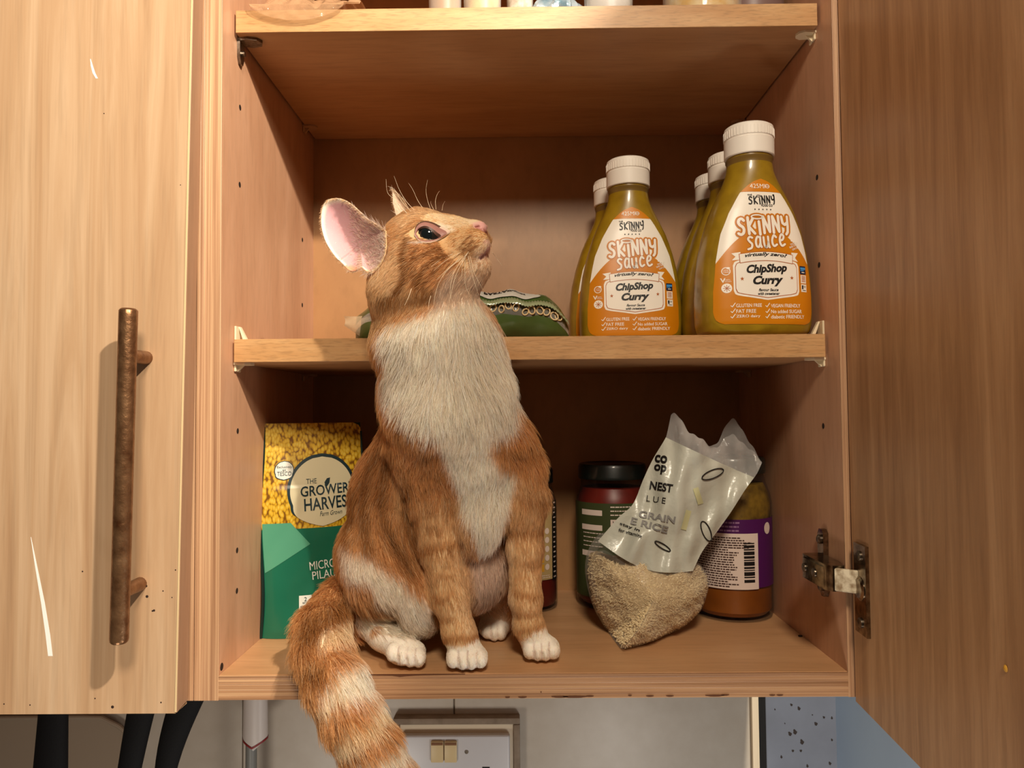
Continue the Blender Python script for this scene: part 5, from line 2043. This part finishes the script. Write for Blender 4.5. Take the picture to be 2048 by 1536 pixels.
# ---- eye
M_eye = bpy.data.materials.new('cat_eye')
M_eye.use_nodes = True
nt = M_eye.node_tree
b_ = nt.nodes['Principled BSDF']
b_.inputs['Base Color'].default_value = sr(16, 24, 26)
b_.inputs['Roughness'].default_value = .06
b_.inputs['Coat Weight'].default_value = 1.0
b_.inputs['Coat Roughness'].default_value = .02
M_iris = mat('iris', sr(70, 84, 70), .1, coat=1.0)
M_lidskin = mat('eyelid_skin', sr(170, 118, 108), .45)
M_liddark = mat('eyelid_dark', sr(92, 62, 52), .45)
eyeball = obj('eye', g_lathe([(0.01, -8.7)] + [(8.7 * math.sin(t), -8.7 * math.cos(t)) for t in np.linspace(.12, math.pi - .12, 22)] + [(0.01, 8.7)], 40, tuple(EYE_C)), M_eye, catE, sharp=0)


def on_eye(px, py, rr=8.95):
    d = ray(px, py)
    d = d / np.linalg.norm(d)
    oc2 = CAM - EYE_C
    b2_ = oc2 @ d
    disc = b2_ * b2_ - (oc2 @ oc2 - rr * rr)
    if disc < 0:
        return CAM - d * b2_
    return CAM + d * (-b2_ - math.sqrt(disc))


INW = np.array([on_eye(p[0], p[1], 8.95) for p in inn])
lv, lf = [], []
for t in (0, .25, .5, .75, .92, 1.0):
    for k in range(m_):
        q = OUTW[k] * (1 - t) + INW[k] * t
        q = q + np.array([0, -1.7 * math.sin(math.pi * t), 0])
        lv.append(q)
for i in range(5):
    for k in range(m_):
        k2 = (k + 1) % m_
        lf.append([i * m_ + k, i * m_ + k2, (i + 1) * m_ + k2, (i + 1) * m_ + k])
lva = np.array(lv)
rim_t, rim_b, g_mid, g_in = [], [], [], []
for f_ in lf:
    i_ = f_[0] // m_
    up = outp[f_[0] % m_, 1] < 466 and outp[f_[0] % m_, 0] < 880
    if i_ == 0:
        (rim_t if up else rim_b).append(f_)
    elif i_ < 3:
        g_mid.append(f_)
    else:
        g_in.append(f_)
obj('eyelid', [((lva, rim_t), 1), ((lva, rim_b), 2), ((lva, g_mid), 0), ((lva, g_in), 1)], [M_lidskin, M_liddark, mat('eyelid_pale', sr(236, 208, 188), .6)], catE, sharp=0)

# ---- fur: separate strands
nv = np.zeros((len(V), 3))
tri = []
for q in F:
    tri.append((q[0], q[1], q[2]))
    if len(q) == 4:
        tri.append((q[0], q[2], q[3]))
T = np.array(tri)
A, B, Cc = V[T[:, 0]], V[T[:, 1]], V[T[:, 2]]
N = np.cross(B - A, Cc - A)
ar = np.linalg.norm(N, axis=1) / 2
for i in range(3):
    np.add.at(nv, T[:, i], N)
nv /= np.linalg.norm(nv, axis=1)[:, None] + 1e-12
cen = (A + B + Cc) / 3
isbody = T[:, 0] < nb
# thinner cover where the photograph does not look
view = cen - CAM
facing_ = -(np.einsum('ij,ij->i', N / (2 * ar[:, None] + 1e-12), view / np.linalg.norm(view, axis=1)[:, None]))
dens = np.where(facing_ > -.25, 1.0, .35)
headm = (cen[:, 2] > w(0, 640, -30)[2])
dens = dens * np.where(headm, 2.3, 1.0)
pawm = cen[:, 2] < 20
dens = dens * np.where(pawm & (cen[:, 1] > -5), 1.8, 1.0)
bare = band_mask(cen, [(948, 449), (970, 452), (972, 464)], 3.4, -41) | band_mask(cen, [(835, 468), (850, 466), (866, 470), (888, 466)], 4.6, -54) | (np.linalg.norm(cen - EYE_C, axis=1) < 9.6)
dens = np.where(bare, 0, dens)
inner1 = np.zeros(len(T), bool)
fcount = np.array([len(q) - 2 for q in F])
tface = np.repeat(np.arange(len(F)), fcount)
nE = len(CQ)
in1 = (tface >= nE) & (tface < nE + E1[2])
in2 = (tface >= nE + len(E1[1])) & (tface < nE + len(E1[1]) + E2[2])
e1s = (cen[:, 0] - R_[:, 0].min()) / (R_[:, 0].max() - R_[:, 0].min())
dens = np.where(in1, np.where(e1s > .45, 1.0, .5), dens)
dens = np.where(in2, .5, dens)
NH = 165000
pr = dens * ar
pr /= pr.sum()
pick = rng.choice(len(T), NH, p=pr)
r1, r2 = np.sqrt(rng.random(NH)), rng.random(NH)
ba = np.stack([1 - r1, r1 * (1 - r2), r1 * r2], 1)
root = np.einsum('ij,ijk->ik', ba, np.stack([A[pick], B[pick], Cc[pick]], 1))
nrm = np.einsum('ij,ijk->ik', ba, np.stack([nv[T[pick, 0]], nv[T[pick, 1]], nv[T[pick, 2]]], 1))
nrm /= np.linalg.norm(nrm, axis=1)[:, None] + 1e-12

flip = (in1[pick] | in2[pick]) & (np.einsum('ij,ij->i', nrm, root - CAM) > 0)
nrm = np.where(flip[:, None], -nrm, nrm)
CB = []


def comb(px, py, Y, dx, dy, dY=0.0):
    CB.append((w(px, py, Y), np.array([dx, dY, -dy], float) / math.sqrt(dx * dx + dy * dy + dY * dY)))


for a_ in ((965, 455, -42, -1, -.1), (930, 445, -42, -1, -.15), (900, 440, -40, -1, -.15), (860, 425, -38, -1, 0), (820, 430, -30, -1, .1), (780, 470, -35, -1, .3), (750, 520, -40, -.9, .7),
           (940, 490, -56, -.9, .3), (955, 510, -50, -.8, .6), (960, 545, -45, -.6, .9), (910, 520, -56, -1, .45), (870, 500, -56, -1, .3), (850, 540, -60, -.9, .6), (820, 500, -55, -1, .3), (790, 540, -52, -.8, .7),
           (900, 580, -50, -.5, 1), (850, 600, -50, -.4, 1), (790, 600, -40, -.4, 1), (750, 640, -20, -.3, 1), (900, 640, -50, 0, 1),
           (870, 690, -55, 0, 1), (790, 700, -40, -.6, .9), (985, 710, -35, .7, .9), (900, 790, -50, .05, 1), (800, 790, -40, -.6, .9), (1020, 800, -20, .6, 1), (840, 740, -50, -.5, 1), (950, 740, -50, .5, 1),
           (930, 890, -30, 0, 1), (960, 1000, -10, 0, 1), (960, 1100, 20, 0, 1), (840, 870, -20, -.3, 1), (1050, 870, 0, .5, 1), (1080, 950, 10, .4, 1), (780, 950, 20, -.3, 1), (720, 1000, 40, -.35, 1), (690, 1080, 50, -.1, 1),
           (880, 1000, -5, 0, 1), (880, 1100, -5, .05, 1), (900, 1200, 0, .1, 1), (920, 1270, 0, .1, 1), (1050, 1000, 5, 0, 1), (1050, 1100, 12, 0, 1), (1055, 1230, 18, .05, 1),
           (740, 1100, 15, .5, 1), (800, 1130, 8, .5, .9), (850, 1190, 8, .4, 1), (740, 1180, 20, .5, .9), (930, 1180, 30, 0, 1)):
    comb(*a_)
for a_ in ((935, 1315, -2, .05, .7, -.6), (1085, 1295, 18, .1, .7, -.6), (820, 1305, 2, .5, .6, -.5), (760, 1265, 25, .9, .5, -.3), (985, 1255, 70, 0, .7, -.6), (730, 1250, 45, .8, .6, -.4)):
    comb(*a_)
for a_, b_ in zip(TAIL[:-1], TAIL[1:]):
    p0, p1 = w(*a_[:3]), w(*b_[:3])
    CB.append(((p0 + p1) / 2, (p1 - p0) / np.linalg.norm(p1 - p0)))
CP = np.array([c[0] for c in CB])
CD = np.array([c[1] for c in CB])
dirn = np.zeros((NH, 3))
for i0_ in range(0, NH, 20000):
    R0 = root[i0_:i0_ + 20000]
    d2 = ((R0[:, None, :] - CP[None]) ** 2).sum(-1) + 9
    wt_ = 1 / d2 ** 2.2
    dirn[i0_:i0_ + 20000] = (wt_[..., None] * CD[None]).sum(1) / wt_.sum(1)[:, None]


def flow(P, s, ph):
    """smooth wandering vector for locks of hair"""
    a_ = P * s
    return np.stack([np.sin(a_[:, 1] * 1.7 + a_[:, 2] * 2.3 + ph) + np.sin(a_[:, 0] * 2.9 + a_[:, 2] * 1.1 + 2 * ph),
                     np.sin(a_[:, 0] * 1.9 + a_[:, 2] * 2.7 + 1 + ph) + np.sin(a_[:, 1] * 3.1 - a_[:, 0] * 1.3 + ph),
                     np.sin(a_[:, 0] * 2.2 + a_[:, 1] * 1.6 + 2 + ph) + np.sin(a_[:, 2] * 3.3 + a_[:, 1] * .9 + ph)], 1) * .5


dirn += .20 * flow(root, .11, 0) + .17 * flow(root, .45, 1.3) + .10 * rng.normal(size=(NH, 3))
tan = dirn - nrm * np.einsum('ij,ij->i', dirn, nrm)[:, None]
tan /= np.linalg.norm(tan, axis=1)[:, None] + 1e-9

z = root[:, 2]
zs_h = w(0, 640, -30)[2]
zs_t = w(0, 600, -30)[2]
Lh = np.full(NH, 9.5)
chest = (z < zs_h + 6) & (z > w(0, 880, -10)[2]) & (root[:, 1] < 5)
Lh = np.where(chest, 14.0, Lh)
bib = band_mask(root, [(950, 930), (965, 1100)], 17, 0)
Lh = np.where(bib, 15.0, Lh)
Lh = np.where(z > zs_t, 5.2, np.where(z > zs_h - 4, np.interp(z, [zs_h - 4, zs_t], [11.0, 6.0]), Lh))
muz = band_mask(root, [(925, 480), (965, 500)], 16, -48) | band_mask(root, [(860, 455), (950, 445)], 9, -42)
Lh = np.where(muz, 2.6, Lh)
chinm = band_mask(root, [(955, 545), (915, 575)], 9, -42)
Lh = np.where(chinm, 4.2, Lh)
legs = (z < w(0, 1010, 0)[2]) & (root[:, 1] < 50) & ((band_mask(root, [(875, 1010), (880, 1100), (905, 1210), (930, 1300)], 20, 8)) | band_mask(root, [(1052, 1000), (1050, 1100), (1052, 1200), (1075, 1290)], 19, 24))
Lh = np.where(legs, np.interp(z, [15, 60, 120], [3.0, 5.0, 7.0]), Lh)
feet = (z < 22) & (z > 0) & (root[:, 1] > -8) & (root[:, 0] > w(700, 1300, 20)[0])
Lh = np.where(feet, 1.7, Lh)
tailm = band_mask(root, [(664, 1218), (644, 1258), (646, 1306)], 25, 10) | ((z < 6) & (root[:, 1] < -6)) | band_mask(root, [(642, 1302), (668, 1362), (700, 1428)], 26, -25)
Lh = np.where(tailm & ~feet, 12.5, Lh)
ear_t = tface[pick]
ine1 = in1[pick]
ine2 = in2[pick]
outear = (ear_t >= nE) & ~ine1 & ~ine2
Lh = np.where(outear, 3.0, Lh)
# ear: fine pale hairs sweeping from the head side across the skin
side_ = np.clip((root[:, 0] - R_[:, 0].min()) / (R_[:, 0].max() - R_[:, 0].min()), 0, 1)
Lh = np.where(ine1, np.where(side_ > .45, 9.5 * side_, 1.6), Lh)
Lh = np.where(ine2, 6.0, Lh)
Lh *= rng.uniform(.6, 1.2, NH)
e_dir = np.tile(np.array([-.85, -.2, .25]), (NH, 1)) + .3 * rng.normal(size=(NH, 3))
e_dir2 = np.tile(np.array([-.3, -.2, .9]), (NH, 1)) + .25 * rng.normal(size=(NH, 3))
for mk, ed in ((ine1, e_dir), (ine2, e_dir2)):
    tt = ed - nrm * np.einsum('ij,ij->i', ed, nrm)[:, None]
    tt /= np.linalg.norm(tt, axis=1)[:, None] + 1e-9
    tan = np.where(mk[:, None], tt, tan)
lift_ = np.full(NH, .62)
lift_ = np.where(z > zs_h, .38, lift_)
lift_ = np.where(legs | feet, .35, lift_)
lift_ = np.where(tailm & ~feet, .85, lift_)
lift_ = np.where(muz, .25, lift_)
lift_ = np.where(ine1 | ine2, .2, lift_)
lift_ = lift_ * rng.uniform(.6, 1.3, NH)
NP = 5
ts = np.linspace(0, 1, NP)
pts = np.zeros((NH, NP, 3))
for i, t in enumerate(ts):
    a_ = lift_ * (1 - .75 * t)
    off = (tan * np.cos(a_ * .9)[:, None] * t + nrm * (np.sin(lift_) * (t - .45 * t * t))[:, None])
    off[:, 2] -= .10 * t * t
    pts[:, i] = root - nrm * .15 + off * Lh[:, None]
floor_ok = (root[:, 1] > 0) & (root[:, 2] > -1)
pts[..., 2] = np.where(floor_ok[:, None] & (pts[..., 2] < .25), .25 + .1 * rng.random((NH, NP)), pts[..., 2])
# keep strands out of the shelf edge and board edge
inz = (pts[..., 2] > 232) & (pts[..., 2] < 252)
pts[..., 1] = np.where(inz & (pts[..., 1] > 20.2), 20.2 - rng.random((NH, NP)) * .5, pts[..., 1])
inb = (pts[..., 2] < -.2) & (pts[..., 2] > -19)
pts[..., 1] = np.where(inb & (pts[..., 1] > -1.4), -1.4 - rng.random((NH, NP)) * .5, pts[..., 1])

jit = rng.normal(size=(NH, 2)) * np.where(z > zs_h, .35, .8)[:, None]
hc = coat(root, jit)
hc = np.where(ine1[:, None], np.array([.98, .80, .72]), hc)
hc = np.where(ine2[:, None], np.array([.92, .80, .66]), hc)
hc = np.where((outear & (pick >= 0))[:, None], np.array([.86, .62, .38]), hc)
br = np.clip(1.0 + .13 * rng.normal(size=NH) + .10 * flow(root, .9, .4)[:, 0], .55, 1.4)
hc = np.clip(hc * br[:, None], 0, .98)
# a sprinkle of pale and of dark hairs
pk = rng.random(NH)
hc = np.where((pk < .10)[:, None], hc * .55 + np.array([.9, .72, .48]) * .45, hc)

cu = bpy.data.hair_curves.new('fur')
cu.add_curves([NP] * NH)
cu.points.foreach_set('position', ((pts - cat_loc) * K).astype(np.float32).ravel())
rad = np.tile(np.array([.13, .125, .105, .07, .02]), (NH, 1)) * rng.uniform(.8, 1.25, (NH, 1))
fine_m = (z > zs_h) | legs | feet
rad = np.where(fine_m[:, None], rad * .8, rad)
ra = cu.attributes.get('radius') or cu.attributes.new('radius', 'FLOAT', 'POINT')
ra.data.foreach_set('value', (rad * K).astype(np.float32).ravel())
at_ = cu.attributes.new('strand_colour', 'FLOAT_COLOR', 'CURVE')
at_.data.foreach_set('color', np.concatenate([hc, np.ones((NH, 1))], 1).astype(np.float32).ravel())
M_fur = bpy.data.materials.new('fur')
M_fur.use_nodes = True
nt = M_fur.node_tree
b_ = nt.nodes['Principled BSDF']
a1 = nt.nodes.new('ShaderNodeAttribute')
a1.attribute_name = 'strand_colour'
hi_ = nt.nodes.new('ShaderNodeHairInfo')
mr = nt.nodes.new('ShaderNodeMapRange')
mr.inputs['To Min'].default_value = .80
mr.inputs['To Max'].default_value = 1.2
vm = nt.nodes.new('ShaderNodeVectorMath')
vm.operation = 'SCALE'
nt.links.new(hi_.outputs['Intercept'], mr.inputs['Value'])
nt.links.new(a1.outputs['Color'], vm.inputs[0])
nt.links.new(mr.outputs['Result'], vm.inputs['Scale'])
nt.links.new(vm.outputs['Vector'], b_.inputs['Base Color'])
b_.inputs['Roughness'].default_value = .5
b_.inputs['Specular IOR Level'].default_value = .3
tl_b = nt.nodes.new('ShaderNodeBsdfTranslucent')
mxs = nt.nodes.new('ShaderNodeMixShader')
mxs.inputs[0].default_value = .55
nt.links.new(vm.outputs['Vector'], tl_b.inputs['Color'])
nt.links.new(b_.outputs[0], mxs.inputs[1])
nt.links.new(tl_b.outputs[0], mxs.inputs[2])
nt.links.new(mxs.outputs[0], nt.nodes['Material Output'].inputs['Surface'])
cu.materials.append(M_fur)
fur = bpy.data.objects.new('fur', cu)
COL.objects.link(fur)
fur.parent = catE
fur['kind'] = 'stuff'

# ---- whiskers and brow hairs
M_whisk = mat('whisker', sr(244, 222, 190), .35)


def whisker(pts_, y0, y1, r0=.19):
    a_ = march(*pts_[0])
    P = [a_]
    n = len(pts_)
    for i in range(1, n):
        P.append(w(pts_[i][0], pts_[i][1], a_[1] + y0 + (y1 - y0) * i / (n - 1)))
    P = np.array(P)
    Q = np.stack([smooth_poly(P[:, [0, 1]], 4)[:, 0], smooth_poly(P[:, [0, 1]], 4)[:, 1], smooth_poly(P[:, [0, 2]], 4)[:, 1]], 1)
    obj('whisker', g_tube(Q, np.linspace(r0, .05, len(Q)), 5), M_whisk, catE)


for ps, ya, yb_ in (([(937, 503), (912, 550), (902, 590), (898, 606)], -2, -14), ([(934, 507), (908, 545), (900, 585), (907, 606)], -2, -16),
                    ([(930, 510), (930, 545), (932, 575), (952, 612)], -2, -12), ([(936, 512), (946, 555), (958, 592)], -2, -12), ([(940, 512), (948, 545), (966, 580)], -2, -10),
                    ([(925, 515), (895, 540), (876, 570), (867, 608)], -3, -18), ([(918, 518), (888, 545), (873, 560)], -3, -14), ([(905, 508), (880, 520), (862, 534)], -2, -10),
                    ([(920, 506), (893, 520), (868, 541)], -2, -12), ([(925, 520), (924, 545), (922, 560)], -1, -6), ([(823, 577), (818, 592), (809, 611)], -3, -8), ([(862, 590), (858, 605), (857, 620)], -3, -8),
                    ([(985, 505), (992, 515), (1004, 531)], 4, 10),
                    ([(846, 417), (835, 400), (826, 380), (817, 366)], 0, -4), ([(861, 418), (855, 400), (852, 380), (855, 360)], 0, -4), ([(872, 419), (871, 400), (876, 386), (880, 382)], 0, -3), ([(884, 421), (886, 410), (890, 402)], 0, -3),
                    ([(868, 420), (862, 408), (862, 402)], 0, -2), ([(823, 424), (805, 405), (790, 380), (775, 372)], 0, -8), ([(815, 428), (790, 400), (775, 385), (772, 358)], 0, -8), ([(830, 422), (812, 402), (798, 378), (788, 352)], 0, -6)):
    whisker(ps, ya, yb_)
